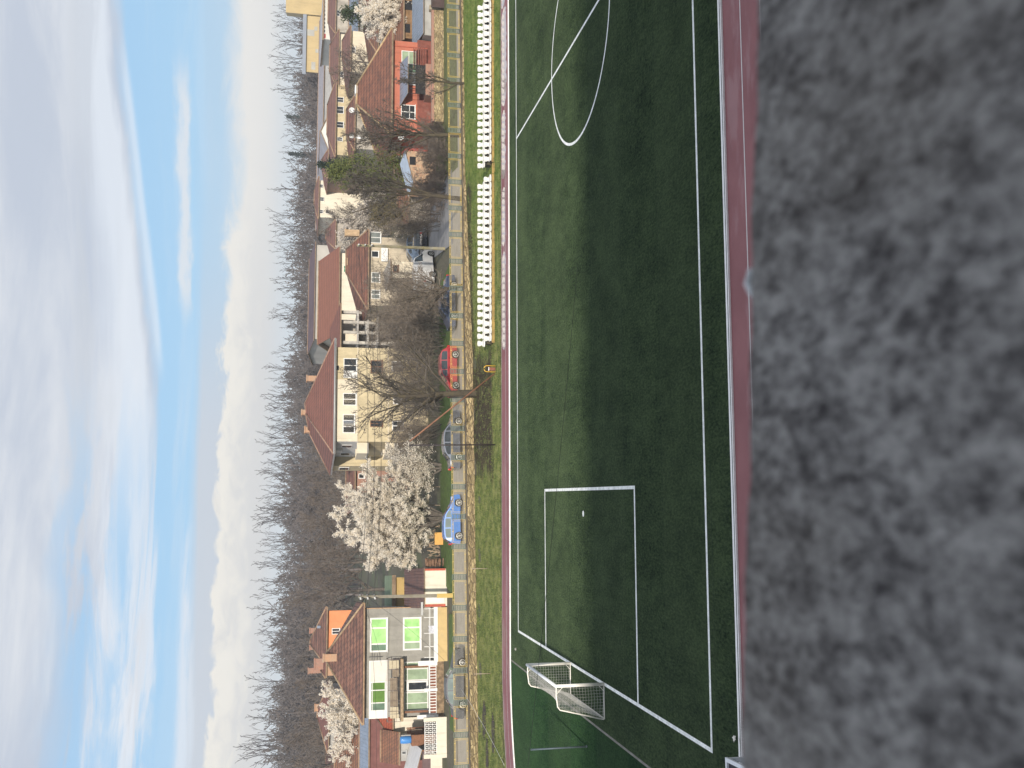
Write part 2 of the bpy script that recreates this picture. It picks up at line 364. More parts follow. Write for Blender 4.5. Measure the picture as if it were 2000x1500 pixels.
mb = MB(); mb.box(XL-.045, XL+.045, YC-RI+.02, YC+RI-.02, .018, .03); struct('turf_edge_strip', mb, mat('edge_strip', (.20,.19,.16), .8, .3, 2))

# puddles and drying water on the far lanes
pud, t, b = mat0('puddle_water'); b.inputs['Base Color'].default_value = (.46,.37,.35,1); b.inputs['Roughness'].default_value = .04; b.inputs['Specular IOR Level'].default_value = .9  # pale base colour stands in for part of the water's reflection
bn = t.new('ShaderNodeBump'); bn.inputs['Strength'].default_value = .05; t.put(bn.inputs['Height'], t.noise(t.coord(), 5, 3)); t.l.new(bn.outputs[0], b.inputs['Normal'])
def puddle(X0, X1, Y0, Y1, seed):
    r = random.Random(seed); p = MB(); n = 40; xs = [X0+(X1-X0)*k/n for k in range(n+1)]; up = []; lo = []
    for k, x in enumerate(xs):
        e = min(1, min(k, n-k)/3.0)**.5; m_ = (Y0+Y1)/2; h = (Y1-Y0)/2*e
        up.append((x, min(58.3, m_+h*r.uniform(.7, 1.08)), .0095)); lo.append((x, max(56.05, m_-h*r.uniform(.6, 1.1)), .0095))
    for k in range(n): p.face([lo[k], lo[k+1], up[k+1], up[k]])
    tag(p.build('puddle', pud), kind='structure')
for i, q in enumerate([(24.0,30.4,56.7,58.35),(30.5,33.8,57.2,58.35),(34.0,42,56.7,58.35),(19.4,23.8,57.05,58.3),(15.2,18.9,57.2,58.3),(8.8,14.9,57.1,58.35),(-13.5,-10.4,56.4,57.5),(-19,-14,55.2,56.6)]): 
    if i < 6: puddle(*q, i)
mb = MB()
r = random.Random(9)
for (ax, ay, L) in ((-11.6,57.0,2.0),):
    pass

# stand on which the camera leans: concrete parapet, deck, back wall and roof
conc, t, b = mat0('parapet_concrete'); co = t.coord()
x, y, z = t.sep(co); co = t.xyz(x, t.m('MULTIPLY', y, .5), z); n = t.noise(co, 150, 6, .8); n2 = t.noise(co, 60, 4, .6); n3 = t.noise(co, 260, 3); n5 = t.noise(co, 7, 3, .5)
f = t.m('ADD', t.m('MULTIPLY', n, .78), t.m('ADD', t.m('MULTIPLY', n2, .30), t.m('MULTIPLY', n3, .14)))
c = t.mix(t.ss(f, .44, .80), (.050,.044,.046), (.56,.54,.51)); c = t.mix(t.m('MULTIPLY', t.ss(n5, .42, .66), .28), c, (.19,.165,.13))
t.put(b.inputs['Base Color'], c); b.inputs['Roughness'].default_value = .9; b.inputs['Specular IOR Level'].default_value = .2
bn = t.new('ShaderNodeBump'); bn.inputs['Strength'].default_value = .5; bn.inputs['Distance'].default_value = .01; t.put(bn.inputs['Height'], n); t.l.new(bn.outputs[0], b.inputs['Normal'])
plain = mat('stand_concrete', (.36,.35,.33), .9, .25, 1.2, fine=.15)
st = thing('grandstand', 'blurred grey mottled concrete parapet of the grandstand in the foreground', 'grandstand', (0, 0, 0))
DP = .16; A = G(1477, 0, CAMH-DP); Bp = G(1447, 1495, CAMH-DP); ed = (A-Bp).normalized(); nr = Vector((-ed.y, ed.x, 0))   # outer edge of the parapet
A = A+nr*.0035; Bp = Bp+nr*.0035; P0 = Bp-ed*9; P1 = A+ed*9; mb = MB(); zt = CAMH-DP
rr = random.Random(4)
N = 700; top = []
Lp = (P1-P0).length
ts = [k/40 for k in range(13)]+[.325+ (k/N)*.35 for k in range(N+1)]+[.70+k/40 for k in range(13)]
ts = sorted(set(min(1, max(0, q)) for q in ts))
ph = [rr.uniform(0, 6.3) for _ in range(6)]
for q in ts:
    s_ = q*Lp; j = .0010*math.sin(s_*41+ph[0])+.0008*math.sin(s_*97+ph[1])+.0007*math.sin(s_*230+ph[2])
    base = P0+ed*s_+nr*j
    top.append([(base+nr*o_, z_) for o_, z_ in ((-.30, zt), (-.03, zt+.0006*math.sin(s_*60)), (-.004, zt-.0004), (0, zt-.003), (.0, zt-.9))])
for k in range(len(top)-1):
    for i in range(4):
        a0, a1, b0, b1 = top[k][i], top[k][i+1], top[k+1][i], top[k+1][i+1]
        mb.face([(a0[0].x, a0[0].y, a0[1]), (b0[0].x, b0[0].y, b0[1]), (b1[0].x, b1[0].y, b1[1]), (a1[0].x, a1[0].y, a1[1])][::-1], 0, True)
    a0, b0 = top[k][0], top[k+1][0]
    mb.face([(a0[0].x, a0[0].y, zt), (b0[0].x, b0[0].y, zt), (b0[0].x, b0[0].y, zt-.9), (a0[0].x, a0[0].y, zt-.9)], 0)
mb.build('parapet', conc, st)
mb = MB(); mb.box(-46, 60, -12, .02, zt-1.3, zt-1.15); mb.build('deck', plain, st)
mb = MB(); mb.box(-46, 60, -1.4, -1.1, 0, zt-1.3); mb.build('front_wall', plain, st)
mb = MB(); mb.box(-46, 60, -12.3, -12, 0, 14.9); mb.build('back_wall', plain, st)
mb = MB(); mb.box(-46, 60, -12.2, .0, 13.75, 14.0); mb.build('roof', mat('roof_underside', (.30,.30,.31), .8), st)
for xx in range(-44, 60, 9): mb = MB(); mb.box(xx-.15, xx+.15, -11.5, -11.2, zt-1.15, 13.75); mb.build('column', plain, st)
bl = D(1466.5, 556, .345); mb = MB(); mb.tube([bl+Vector((-.0062,0,-.002)), bl+Vector((-.004,0,.001)), bl+Vector((0,0,.0025)), bl+Vector((.004,.001,.001)), bl+Vector((.0064,.001,-.002))], [.0008,.0026,.0031,.0026,.0008], 8)
pb = mb.build('pebble', mat('pale_pebble', (.86,.92,.97), .6)); pb.location = (0, -.0035, -.0012); tag(pb, 'small pale pebble lying on the outer edge of the grey parapet', 'pebble')

# team shelter just outside the near lanes, only its roof edge and side showing over the parapet
wm = mat('white_metal', (.74,.76,.77), .4, .08, 2); gm = mat('grey_panel', (.42,.45,.48), .5, .1, 2); dk = mat('dark_rubber', (.03,.03,.035), .6)
Cn = G(1417, 1479.5, 2.15); sh = thing('team_shelter', 'white edged grey team shelter half hidden behind the parapet corner', 'shelter', (Cn.x, Cn.y, 0), R(3))
mb = MB(); mb.box(-3.9, 0, -.05, .03, 2.09, 2.15); mb.box(-.09, 0, -1.6, -.05, 2.09, 2.15); mb.box(-3.9, -3.81, -1.6, -.05, 2.09, 2.15)
for xx in (-3.85, -.05): mb.box(xx-.04, xx+.04, -.04, .03, 0, 2.09); mb.box(xx-.04, xx+.04, -1.6, -1.53, 0, 2.09)
mb.build('frame', wm, sh)
mb = MB(); mb.box(-3.8, -.1, -1.52, -.06, 2.07, 2.1); mb.build('roof', dk, sh)
mb = MB(); mb.box(-.035, -.015, -1.52, -.05, .1, 2.0); mb.box(-3.88, -3.86, -1.52, -.05, .1, 2.0); mb.box(-3.8, -.1, -1.58, -1.55, .1, 2.05); mb.build('side_panel', gm, sh)
mb = MB(); mb.box(-3.7, -.2, -1.3, -.85, .4, .45)
for xx in (-3.5, -2, -.4): mb.box(xx-.03, xx+.03, -1.25, -.9, 0, .4)
mb.build('bench', mat('bench_wood', (.30,.20,.12), .7), sh)
lit = mat('paper', (.72,.68,.60), .8)
for i, (px_, py_, nm, lb) in enumerate(((1438.5,1441.5,'paper_scrap','crumpled pale paper scrap on dark turf by the near kerb'),(1448,1446,'paper_scrap','thin pale paper strip lying against the near track kerb'),(1009,1268,'paper_scrap','small yellowish scrap on the turf beyond the goal line'))):
    p = G(px_, py_); mb = MB(); r = random.Random(i+3)
    for k in range(5):
        a = k*1.3; mb.face([(p.x+.13*math.cos(a)*r.uniform(.4,1), p.y+.13*math.sin(a)*r.uniform(.4,1), .03+r.uniform(0,.07)) for a in (a, a+1.7, a+3.9)])
    tag(mb.build(nm, lit), lb, 'litter')

# goal
gw = mat('goal_white', (.88,.84,.75), .35, .06, 2); netm = mat('net_cord', (.62,.60,.55), .8)
g = thing('football_goal', 'white five a side goal with netting on the goal line', 'goal', (XG, 40.56, 0)); HW, GH = 2.5, 1.97
for s in (-1, 1):
    mb = MB(); mb.tube([(0, s*HW, .02), (0, s*HW, GH-.05)], .066, 12); mb.build('post', gw, g)
mb = MB(); mb.tube([(0, -HW-.055, GH), (0, HW+.055, GH)], .062, 12); mb.build('crossbar', mat('crossbar_skylit_white', (.74,.76,.78), .35, .06, 2), g)  # cooler white than the posts: sky light put into the crossbar's colour
prof = [(-.02, GH-.02), (-.35, GH-.01), (-.78, GH-.07), (-.9, GH-.16), (-1.33, .06), (-1.30, .03)]
for s in (-1, 1):
    mb = MB(); mb.tube([(a, s*HW, z) for a, z in prof], .026, 8); mb.tube([(-1.32, s*HW, .035), (-.05, s*HW, .035)], .026, 8)
    mb.tube([(-.04, s*HW, GH-.28), (-.3, s*HW, GH-.03)], .014, 6); mb.tube([(-.04, s*HW, .25), (-.25, s*HW, .05)], .014, 6)
    mb.build('side_frame', gw, g)
mb = MB(); mb.tube([(-1.31, -HW, .035), (-1.31, HW, .035)], .026, 8); mb.build('ground_bar', gw, g)
nb = MB(); rr_ = random.Random(2); NR = .0045; cell = .115
def cord(pts): nb.tube(pts, NR, 3, 0, False)
def depth_at(z): return -.86-(GH-.12-z)/(GH-.12)*.45 if z < GH-.12 else -.8
nz_ = int(GH/cell)
for s in (-1, 1):
    for k in range(1, nz_): 
        z = k*cell; cord([(-.03, s*HW, z), (depth_at(z)*.5, s*(HW+.04), z-.03), (depth_at(z), s*HW, z)])
    for k in range(1, 12):
        d = -k*cell; zt_ = GH-.03 if d > -.82 else GH-.12-(-.86-d)/.45*(GH-.12)
        cord([(d, s*HW, .03), (d, s*(HW+.04), zt_*.5), (d, s*HW, max(.04, zt_))])
ny = int(2*HW/cell)
for k in range(ny+1):
    y = -HW+k*2*HW/ny; sag = .20*(1-(y/HW)**2)
    pts = [(-.03, y, GH-.04), (-.45, y, GH-.06-sag*.7), (-.82, y, GH-.12-sag*1.5), (-.95, y, GH-.5-sag*1.6), (-1.0-.1*sag, y, .9-sag), (-1.2, y, .3), (-1.3, y, .04)]
    cord(pts)
for fr in range(1, 26):
    u = fr/26; pts = []
    for k in range(13):
        y = -HW+k*2*HW/12; sag = .20*(1-(y/HW)**2)
        P_ = [(-.03, GH-.04), (-.45, GH-.06-sag*.7), (-.82, GH-.12-sag*1.5), (-.95, GH-.5-sag*1.6), (-1.0-.1*sag, .9-sag), (-1.2, .3), (-1.3, .04)]
        q = u*6; i = min(5, int(q)); f_ = q-i; pts.append((P_[i][0]*(1-f_)+P_[i+1][0]*f_, y, P_[i][1]*(1-f_)+P_[i+1][1]*f_))
    cord(pts)
nb.build('net', netm, g)

# thin steel post behind the goal
p = G(1148, 1458); mb = MB(); mb.tube([(0,0,0), (0,0,2.35)], .035, 8); mb.tube([(0,0,.02), (0,0,.05)], .05, 10); mb.tube([(0,0,2.35), (0,0,2.38)], .045, 8)
o = mb.build('steel_post', mat('steel_grey', (.10,.13,.15), .5, .2, 3, metal=.2)); o.location = (p.x, p.y, .02); tag(o, 'thin dark steel post standing on the turf behind the goal', 'post')

# ------------------------------------------------------------------ grass bank
AST = R(5.1); FX0, FY0 = 0.0, 68.71
def fence_y(x): return FY0+math.tan(AST)*x
def bank_z(x, y):
    u = min(1, max(0, (y-58.6)/(fence_y(x)-58.9))); zr = -.05+.36*min(1, max(0, (x-10)/14)); 
    return zr*u*u*(3-2*u)+.02*math.sin(x*1.7+1.3+.8*math.sin(y*.6))*math.sin(y*1.3+.5*math.sin(x*.9))*min(1, u*4)
gb, t, b = mat0('bank_grass'); co = t.coord(); x, y, z = t.sep(co)
n1 = t.noise(co, 1.1, 6, .65); n2 = t.noise(co, 9, 4, .65); n3 = t.noise(t.xyz(x, y, 5), .55, 5, .6); n4 = t.noise(t.xyz(x, y, 9), 2.6, 5, .7)
c = t.mix(t.ss(n2, .3, .7), (.055,.085,.024), (.225,.265,.085)); c = t.mix(t.m('MULTIPLY', t.ss(n1, .44, .60), .75), c, (.33,.325,.12))
c = t.mix(t.m('MULTIPLY', t.ss(n4, .52, .68), .6), c, (.155,.125,.065)); c = t.mix(t.m('MULTIPLY', t.ss(x, 10, 26), t.m('MULTIPLY', t.ss(n2, .2, .7), .55)), c, (.12,.235,.035))
def soil(x0, x1, y0, y1, k=.9):
    dx_ = t.m('ADD', x, t.m('MULTIPLY', t.m('SUBTRACT', n3, .5), 4.5)); dy_ = t.m('ADD', y, t.m('MULTIPLY', t.m('SUBTRACT', n3, .5), 3.2))
    v = t.m('MULTIPLY', t.m('MULTIPLY', t.ss(dx_, x0-.7, x0+.7), t.ss(dx_, x1+.7, x1-.7)), t.m('MULTIPLY', t.ss(dy_, y0-.5, y0+.5), t.ss(dy_, y1+.5, y1-.5)))
    return t.m('MULTIPLY', v, k)
so_ = t.m('MAXIMUM', soil(1.5, 9.6, 61.6, 71), soil(8, 23, 68.6, 73, .85)); so_ = t.m('MAXIMUM', so_, soil(-22, 45, 58.0, 58.75, .5))
so_ = t.m('MULTIPLY', so_, t.ss(n4, .30, .52))
c = t.mix(so_, c, t.mix(t.ss(n2, .35, .7), (.030,.022,.020), (.115,.080,.066)))
t.put(b.inputs['Base Color'], c); b.inputs['Roughness'].default_value = 1; b.inputs['Specular IOR Level'].default_value = 0
bn = t.new('ShaderNodeBump'); bn.inputs['Strength'].default_value = .9; bn.inputs['Distance'].default_value = .12; t.put(bn.inputs['Height'], n2); t.l.new(bn.outputs[0], b.inputs['Normal'])
mb = MB(); x0_, x1_, nx_, ny_ = -40, 70, 160, 26; idx = {}
for i in range(nx_+1):
    xx = x0_+(x1_-x0_)*i/nx_
    for j in range(ny_+1):
        yy = 57.4+(fence_y(xx)+.1-57.4)*j/ny_
        if xx < XL: yy = max(yy, 0)
        idx[i, j] = len(mb.v); mb.v.append((xx, yy, bank_z(xx, yy)-(.05 if yy < 58.4 else 0)))
for i in range(nx_):
    for j in range(ny_):
        mb.f.append((idx[i,j], idx[i+1,j], idx[i+1,j+1], idx[i,j+1])); mb.m.append(0); mb.sm.append(True)
struct('grass_bank', mb, gb)
# grass blades: a countless ruffle over the bank
gblade = leafmat('grass_blade', (.05,.085,.02), (.30,.33,.10), .3)
mb = MB(); r = random.Random(11)
for k in range(26000):
    xx = r.uniform(-19, 40); yy = r.uniform(58.55, fence_y(xx)-.5)
    if 1.5 < xx < 9.6 and yy > 61.8 and r.random() < .82: continue
    if 8 < xx < 23 and yy > 68.4 and r.random() < .7: continue
    h_ = r.uniform(.05, .15); a = r.uniform(0, 6.28); w_ = r.uniform(.012, .03); q = bank_z(xx, yy)-.01
    ca, sa = math.cos(a)*w_, math.sin(a)*w_; lx, ly = r.uniform(-.06, .06), r.uniform(-.06, .06)
    mb.face([(xx-ca, yy-sa, q), (xx+ca, yy+sa, q), (xx+lx, yy+ly, q+h_)])
tag(mb.build('grass', gblade), kind='stuff')
# bare wet hollows in the bank, bottom corner
mudm = mat('mud', (.070,.052,.042), .85, .4, 4, bump=.6)
for i, (px_, py_, ln_, wd) in enumerate(((945,1407,2.4,.65),(963,1432,2.4,.6),(951,1484,2.6,.6))):
    p = G(px_, py_); mb = MB(); r = random.Random(i); n = 26; pts = []
    for k in range(n):
        a = 2*math.pi*k/n; q = r.uniform(.85, 1.1); pts.append((p.x+math.cos(a)*ln_*.5*q, p.y+math.sin(a)*wd*q))
    for k in range(n):
        a_, b_ = pts[k], pts[(k+1) % n]; mb.face([(p.x, p.y, bank_z(p.x, p.y)+.03), (*a_, bank_z(*a_)+.025), (*b_, bank_z(*b_)+.025)])
    tag(mb.build('mud_hollow', mudm), kind='structure')

# ground sheet, street, verges, side road
gm_, t, b = mat0('garden_ground'); co = t.coord(); n1 = t.noise(co, .18, 6, .65); n2 = t.noise(co, 4, 5, .7)
c = t.mix(t.ss(n2, .3, .7), (.055,.050,.030), (.13,.115,.070)); c = t.mix(t.m('MULTIPLY', t.ss(n1, .45, .65), .7), c, (.075,.10,.032))
t.put(b.inputs['Base Color'], c); b.inputs['Roughness'].default_value = .95
mb = MB(); mb.face([(-1100,-40,-.06),(1100,-40,-.06),(1100,950,-.06),(-1100,950,-.06)]); struct('ground', mb, gm_)
asph = mat('street_asphalt', (.44,.385,.30), .9, .2, 1.1, col2=(.36,.31,.24), fine=.25, bump=.2)
sf = Fac(FX0, FY0, AST)
def strip(name, pts, m, z):
    mb = MB(); mb.face([(*(sf.o+sf.e*u+sf.n*v).to_2d(), z) for u, v in pts]); return struct(name, mb, m)
strip('street', [(-60,.3),(70,.3),(70,9.6),(-60,9.6)], asph, 0)
verge = mat('verge_grass', (.095,.155,.032), .95, .45, 2.2, col2=(.058,.085,.022), fine=.35, bump=.7)
strip('verge', [(-7.2,9.6),(20.5,9.6),(20.5,17),(-5.2,17)], verge, .01)
strip('verge', [(27,5.2),(70,5.2),(70,20),(31,20)], mat('verge_dry', (.13,.15,.042), .95, .4, 1.5, col2=(.085,.085,.035), fine=.35, bump=.7), .012)
strip('verge', [(-17,9.3),(-8.2,9.3),(-8.2,12.6),(-17,12.6)], verge, .012)
strip('pavement', [(-40,8.6),(-7.4,8.6),(-7.4,9.6),(-40,9.6)], mat('old_pavement', (.30,.255,.20), .9, .35, 1.6, fine=.25), .05)
side = mat('side_road', (.26,.255,.25), .85, .2, .8, fine=.2)
mb = MB(); mb.face([(20.8,79.0,.016),(27.4,79.6,.016),(29.5,112,.016),(25.5,112,.016)]); struct('side_road', mb, side)
# ------------------------------------------------------------------ seats on the bank
seatm = mat('seat_plastic', (.60,.59,.55), .38, .12, 2.5); beamm = mat('ochre_beam', (.40,.27,.085), .8, .4, 2.2, col2=(.26,.18,.07), fine=.25); rust = mat('rust_bracket', (.11,.075,.06), .8)
def make_seat(label, group):
    th = thing('stadium_seat', label, 'seat', (0, 0, 0), 0, group)
    mb = MB(); n = 8
    def row(z, y, w_, cv):   # rounded shell cross-section
        return [((k/n*2-1)*w_/2, y-cv*((k/n*2-1)**2), z) for k in range(n+1)]
    prof = [(.350,.25,.22,.03),(.340,.245,.31,.04),(.310,.236,.355,.045),(.23,.225,.36,.045),(.15,.205,.31,.04),(.10,.19,.245,.03),(.06,.175,.235,.02)]
    rows = [row(*q) for q in prof]
    for a_, b_ in zip(rows, rows[1:]):
        for k in range(n): mb.face([a_[k], b_[k], b_[k+1], a_[k+1]], 0, True); mb.face([tuple(Vector(v)+Vector((0,.012,0))) for v in (a_[k+1], b_[k+1], b_[k], a_[k])], 0, True)
    mb.build('backrest', seatm, th)
    mb = MB(); pr = [(.06,.175,.235),(.02,.155,.30),(.0,.10,.43),(.005,-.02,.462),(.012,-.14,.462),(-.01,-.18,.455),(-.06,-.19,.45)]
    rows = [[((k/n*2-1)*w_/2, y, z+.025*((k/n*2-1)**2)) for k in range(n+1)] for z, y, w_ in pr]
    for a_, b_ in zip(rows, rows[1:]):
        for k in range(n): mb.face([a_[k], b_[k], b_[k+1], a_[k+1]], 0, True); mb.face([tuple(Vector(v)+Vector((0,.004,-.012))) for v in (a_[k+1], b_[k+1], b_[k], a_[k])], 0, True)
    mb.build('seat_pan', seatm, th)
    mb = MB(); mb.box(-.05,.05,-.08,.1,-.075,-.02); mb.build('bracket', rust, th)
    return th
PT = .4725; proto = None
def xat(y, Yd): return D(955, y, Yd).x
LB0, RB0 = xat(348.5, 60.8), xat(308, 60.8)
blocks = [('of the block reaching the yellow hoop', LB0, -1, 23), ('of the block before the red house', RB0, 1, 24)]
for bi, (bn_, xs, s, n) in enumerate(blocks):
    for ri, (rn, yr, zr, dx_) in enumerate((('lower front row', 60.86, .285, 0), ('upper back row', 61.62, .565, .235*s if bi == 0 else -.22*s))):
        for k in range(n):
            xx = xs+s*PT*k+dx_; lb = 'white seat, %s %s, %s from the gap' % (rn, bn_, nth(k+1))
            if proto is None: proto = make_seat(lb, 'white seats on the grass bank'); proto.location = (xx, yr, zr)
            else: dup(proto, (xx+rnd.uniform(-.012,.012), yr+rnd.uniform(-.015,.015), zr+rnd.uniform(-.01,.01)), rnd.uniform(-.07, .07), lb)
    xa, xb = sorted((xs-s*.3, xs+s*(PT*(n-1)+.32)))
    sb = thing('seat_bench', ['ochre low bench frame under the white seats that end by the yellow hoop', 'ochre low bench frame under the white seats before the red house'][bi], 'bench frame', ((xa+xb)/2, 60.75, 0), 0, 'frames under the white seats'); h = (xb-xa)/2
    mb = MB(); mb.box(-h, h, -.04, .05, -.02, .17); mb.build('front_beam', beamm, sb)
    mb = MB(); mb.box(-h, h, .02, .2, .175, .215); mb.box(-h, h, .8, .98, .455, .495); mb.build('seat_rail', rust, sb)
    mb = MB(); mb.box(-h, h, .55, 1.1, -.02, .40); mb.build('rear_step', mat('step_dark', (.085,.075,.045), .9, .4, 2), sb)
    k = -h+.1
    while k < h: 
        mb = MB(); mb.box(k-.035, k+.035, -.09, -.045, -.05, .21); mb.build('leg', beamm, sb); k += 1.16
mb = MB(); mb.box(LB0+.35, RB0-.35, 60.78, 60.9, -.03, .14); mb.box(LB0+.35, RB0-.35, 60.5, 60.56, -.03, .05); tag(mb.build('timber_sleeper', beamm), 'weathered tan sleeper lying in the gap between the seat blocks', 'sleeper')

# yellow hoop, tall pole with brace, stakes
yel = paint('yellow_paint', (.72,.40,.03), .4, .3)
pu = D(966, 720.5, 60.3); hp = thing('bicycle_hoop', 'yellow tube hoop standing beside the running track', 'hoop', (pu.x, 60.3, .03))
mb = MB(); pts = [(-.19,0,0),(-.19,0,.55)]+[(-.19*math.cos(a), 0, .55+.19*math.sin(a)) for a in [math.pi*k/8 for k in range(1, 8)]]+[(.19,0,.55),(.19,0,0)]
mb.tube(pts, .024, 8); mb.build('tube', yel, hp)
mb = MB(); mb.box(-.10,.10,.06,.10,.0,.42, 0); mb.build('inner_plate', mat('rust_red', (.24,.09,.06), .7), hp)
mb = MB(); mb.box(-.11,.11,.05,.06,.40,.45); mb.build('plate_cap', wm, hp)
bp = thing('braced_pole', 'tall thin dark pole with a long rusty slanting brace', 'pole', (3.27, 60.65, 0))
mb = MB(); mb.tube([(0,0,-.1),(-.08,0,5.36)], .042, 8); mb.build('pole', mat('dark_steel', (.045,.035,.035), .5, .2, 3), bp)
pa = D(965, 729, 60.9); pe = D(800, 862, 60.72); o_ = Vector((3.27, 60.65, 0))
mb = MB(); mb.tube([pa-o_+Vector((0,0,-.05)), pe-o_], .05, 8); mb.build('brace', mat('rusty_brace', (.25,.125,.075), .75, .35, 2.5), bp)
woodm = mat('grey_stake', (.40,.32,.24), .85, .3, 6)
for (px_, py_, lb) in ((957,1315.5,'thin pale stake on the bank below the silver car'),(951,1110.5,'thin pale stake on the bank near the white shed')):
    p = G(px_, py_); mb = MB(); mb.tube([(0,0,-.1),(.01,.0,1.0)], .022, 6); o = mb.build('stake', woodm); o.location = (p.x, p.y, 0); tag(o, lb, 'stake', 'stakes on the bank')

for (px_, py_, h_, lb) in ((858,951,1.2,'pale garden post on the verge right of the blossom tree shade'),(858,987,1.1,'pale garden post on the verge under the middle of the big blossom tree'),(857,914,.9,'short brown garden post on the verge behind the dark blue grey saloon')):
    p = G(px_, py_); mb = MB(); mb.tube([(0,0,-.1),(.03,.0,h_)], .045, 6); o = mb.build('garden_post', woodm); o.location = (p.x, p.y, 0); tag(o, lb, 'post', 'garden posts on the verge')
# ------------------------------------------------------------------ stone wall and railing along the street
stn = rubble('bank_stone', (.52,.41,.22), (.30,.225,.115), (.10,.075,.045), 1.9, 6.5); cap = mat('coping', (.12,.10,.075), .9, .35, 1.5, fine=.3); moss = mat('stone_moss', (.2,.2,.06), .9)  # coping colour darkened to include the shade along the wall top
sw = thing('stone_wall', 'low yellowish stone wall with dark coping along the street', 'wall', (0, FY0, 0), AST)
mb = MB(); n = 330; x_a, x_b = -44.0, 66.0; r = random.Random(3)
cols = [(x_a+(x_b-x_a)*k/n) for k in range(n+1)]
lev = [-.35, .0, .16, .32, .47]
G_ = [[(u, -.20-r.uniform(0, .07)-(.05 if j == 0 else 0), z+r.uniform(-.025, .025)) for j, z in enumerate(lev)] for u in cols]
for k in range(n):
    for j in range(len(lev)-1): mb.face([G_[k][j], G_[k+1][j], G_[k+1][j+1], G_[k][j+1]])
mb.face([(x_a,.2,-.3),(x_b,.2,-.3),(x_b,.2,.47),(x_a,.2,.47)][::-1]); mb.build('stonework', stn, sw)
mb = MB(); mb.box(x_a, x_b, -.22, .24, .47, .56); mb.build('coping', cap, sw)
yp = paint('railing_yellow', (.60,.44,.13), .6, .0); gp = mat('railing_green', (.15,.175,.135), .6, .25, 3); wire = mat('railing_wire', (.30,.27,.20), .7)
rl = thing('railing', 'yellow and green metal railing along the top of the stone wall', 'railing', (0, FY0, .56), AST)
PP = 2.056/math.cos(AST); u0 = G(1, 44, .6).x*0+ (35.70/math.cos(AST)); HF = .96
posts = [u0-PP*k for k in range(-8, 33)]
fm = MB(); L_ = PP-.46
for (a, z0, z1) in ((0, .03, HF), (.085, .115, HF-.085)):
    for z in (z0, z1): fm.box(-L_/2+a, L_/2-a, -.016, .016, z-.010, z+.010)
    for s in (-1, 1): fm.box(s*(L_/2-a)-.010, s*(L_/2-a)+.010, -.0145, .0145, z0+.010, z1-.010)
for q in (-.5, 0, .5):
    for z in (.072, HF-.042): fm.box(q-.02, q+.02, -.01, .01, z-.028, z+.028)
wmn = MB(); z0, z1, xa, xb = .125, HF-.095, -L_/2+.1, L_/2-.1; st_ = .085; hh = z1-z0
k = xa-hh
while k < xb:
    for s in (1, -1):
        pa_, pb_ = (k, z0), (k+hh, z1)
        if pa_[0] < xa: pa_ = (xa, z0+xa-k)
        if pb_[0] > xb: pb_ = (xb, z1-(k+hh-xb))
        if pb_[0]-pa_[0] > .02:
            if s > 0: wmn.bar((pa_[0], 0, pa_[1]), (pb_[0], 0, pb_[1]), .005)
            else: wmn.bar((pa_[0], .006, z0+z1-pa_[1]), (pb_[0], .006, z0+z1-pb_[1]), .005)
    k += st_
pm = MB()
for s in (-.165, .165): pm.box(s-.022, s+.022, -.022, .022, -.02, HF+.03)
for z in [.06+.112*k for k in range(9)]: pm.box(-.143, .143, -.012, .012, z, z+.052)
f_first = w_first = p_first = None
for k, u in enumerate(posts):
    if p_first is None: p_first = pm.build('post', gp, rl); o = p_first
    else: o = p_first.copy(); COL.objects.link(o); o.parent = rl
    o.location = (u, 0, 0)
    if k < len(posts)-1:
        um = (u+posts[k+1])/2
        if f_first is None: f_first = fm.build('panel_frame', yp, rl); o = f_first; w_ = w_first = wmn.build('wire_mesh', wire, o)
        else:
            o = f_first.copy(); COL.objects.link(o); o.parent = rl
            w_ = w_first.copy(); COL.objects.link(w_); w_.parent = o
        o.location = (um, 0, 0)
# ------------------------------------------------------------------ bare trees, blossom trees, evergreens
def rvec(r): 
    while True:
        v = Vector((r.uniform(-1,1), r.uniform(-1,1), r.uniform(-1,1)))
        if .05 < v.length < 1: return v.normalized()
def grow(r, p, d, L, rad, lvl, S, out):
    """S: per-level dicts n children, t0, ang, ratio, wob, up, seg; out: list of (pts, radii, lvl)"""
    s = S[lvl]; n = s.get('seg', 4); pts = [p.copy()]; rs = [rad]; d = d.normalized(); tip = s.get('tip', .35)
    for k in range(n):
        d = (d+rvec(r)*s['wob']+Vector((0,0,s['up']))).normalized(); p = p+d*(L/n); pts.append(p.copy()); rs.append(max(S[-1]['rmin'], rad*(1-(1-tip)*(k+1)/n)))
    out.append((pts, rs, lvl))
    if lvl+1 >= len(S)-0 or 'n' not in s: return
    nk = s['n']; nk = r.randint(int(nk*.8), int(math.ceil(nk*1.2)))
    az_ = r.uniform(0, 6.28)
    for j in range(nk):
        tt = s['t0']+(1-s['t0'])*((j+r.uniform(.1,.9))/nk); q = tt*n; i = min(n-1, int(q)); f = q-i
        bp_ = pts[i].lerp(pts[i+1], f); br = rs[i]*(1-f)+rs[i+1]*f; bd = (pts[i+1]-pts[i]).normalized()
        az_ += 2.4+r.uniform(-.5,.5); ax = bd.orthogonal().normalized(); ax = Matrix.Rotation(az_, 3, bd) @ ax
        ang = R(s['ang']*r.uniform(.7,1.3)); nd = (Matrix.Rotation(ang, 3, ax) @ bd)
        cl = L*s['ratio']*r.uniform(.7,1.2)*(1-s.get('taper', .45)*(tt-s['t0'])/(1-s['t0']+1e-6))
        grow(r, bp_, nd, cl, max(S[-1]['rmin'], br*s.get('rr', .55)), lvl+1, S, out)
def tubes(out, lv0, lv1, sides):
    mb = MB()
    for pts, rs, l in out:
        if lv0 <= l <= lv1: mb.tube(pts, rs, sides.get(l, 3), 0, False)
    return mb
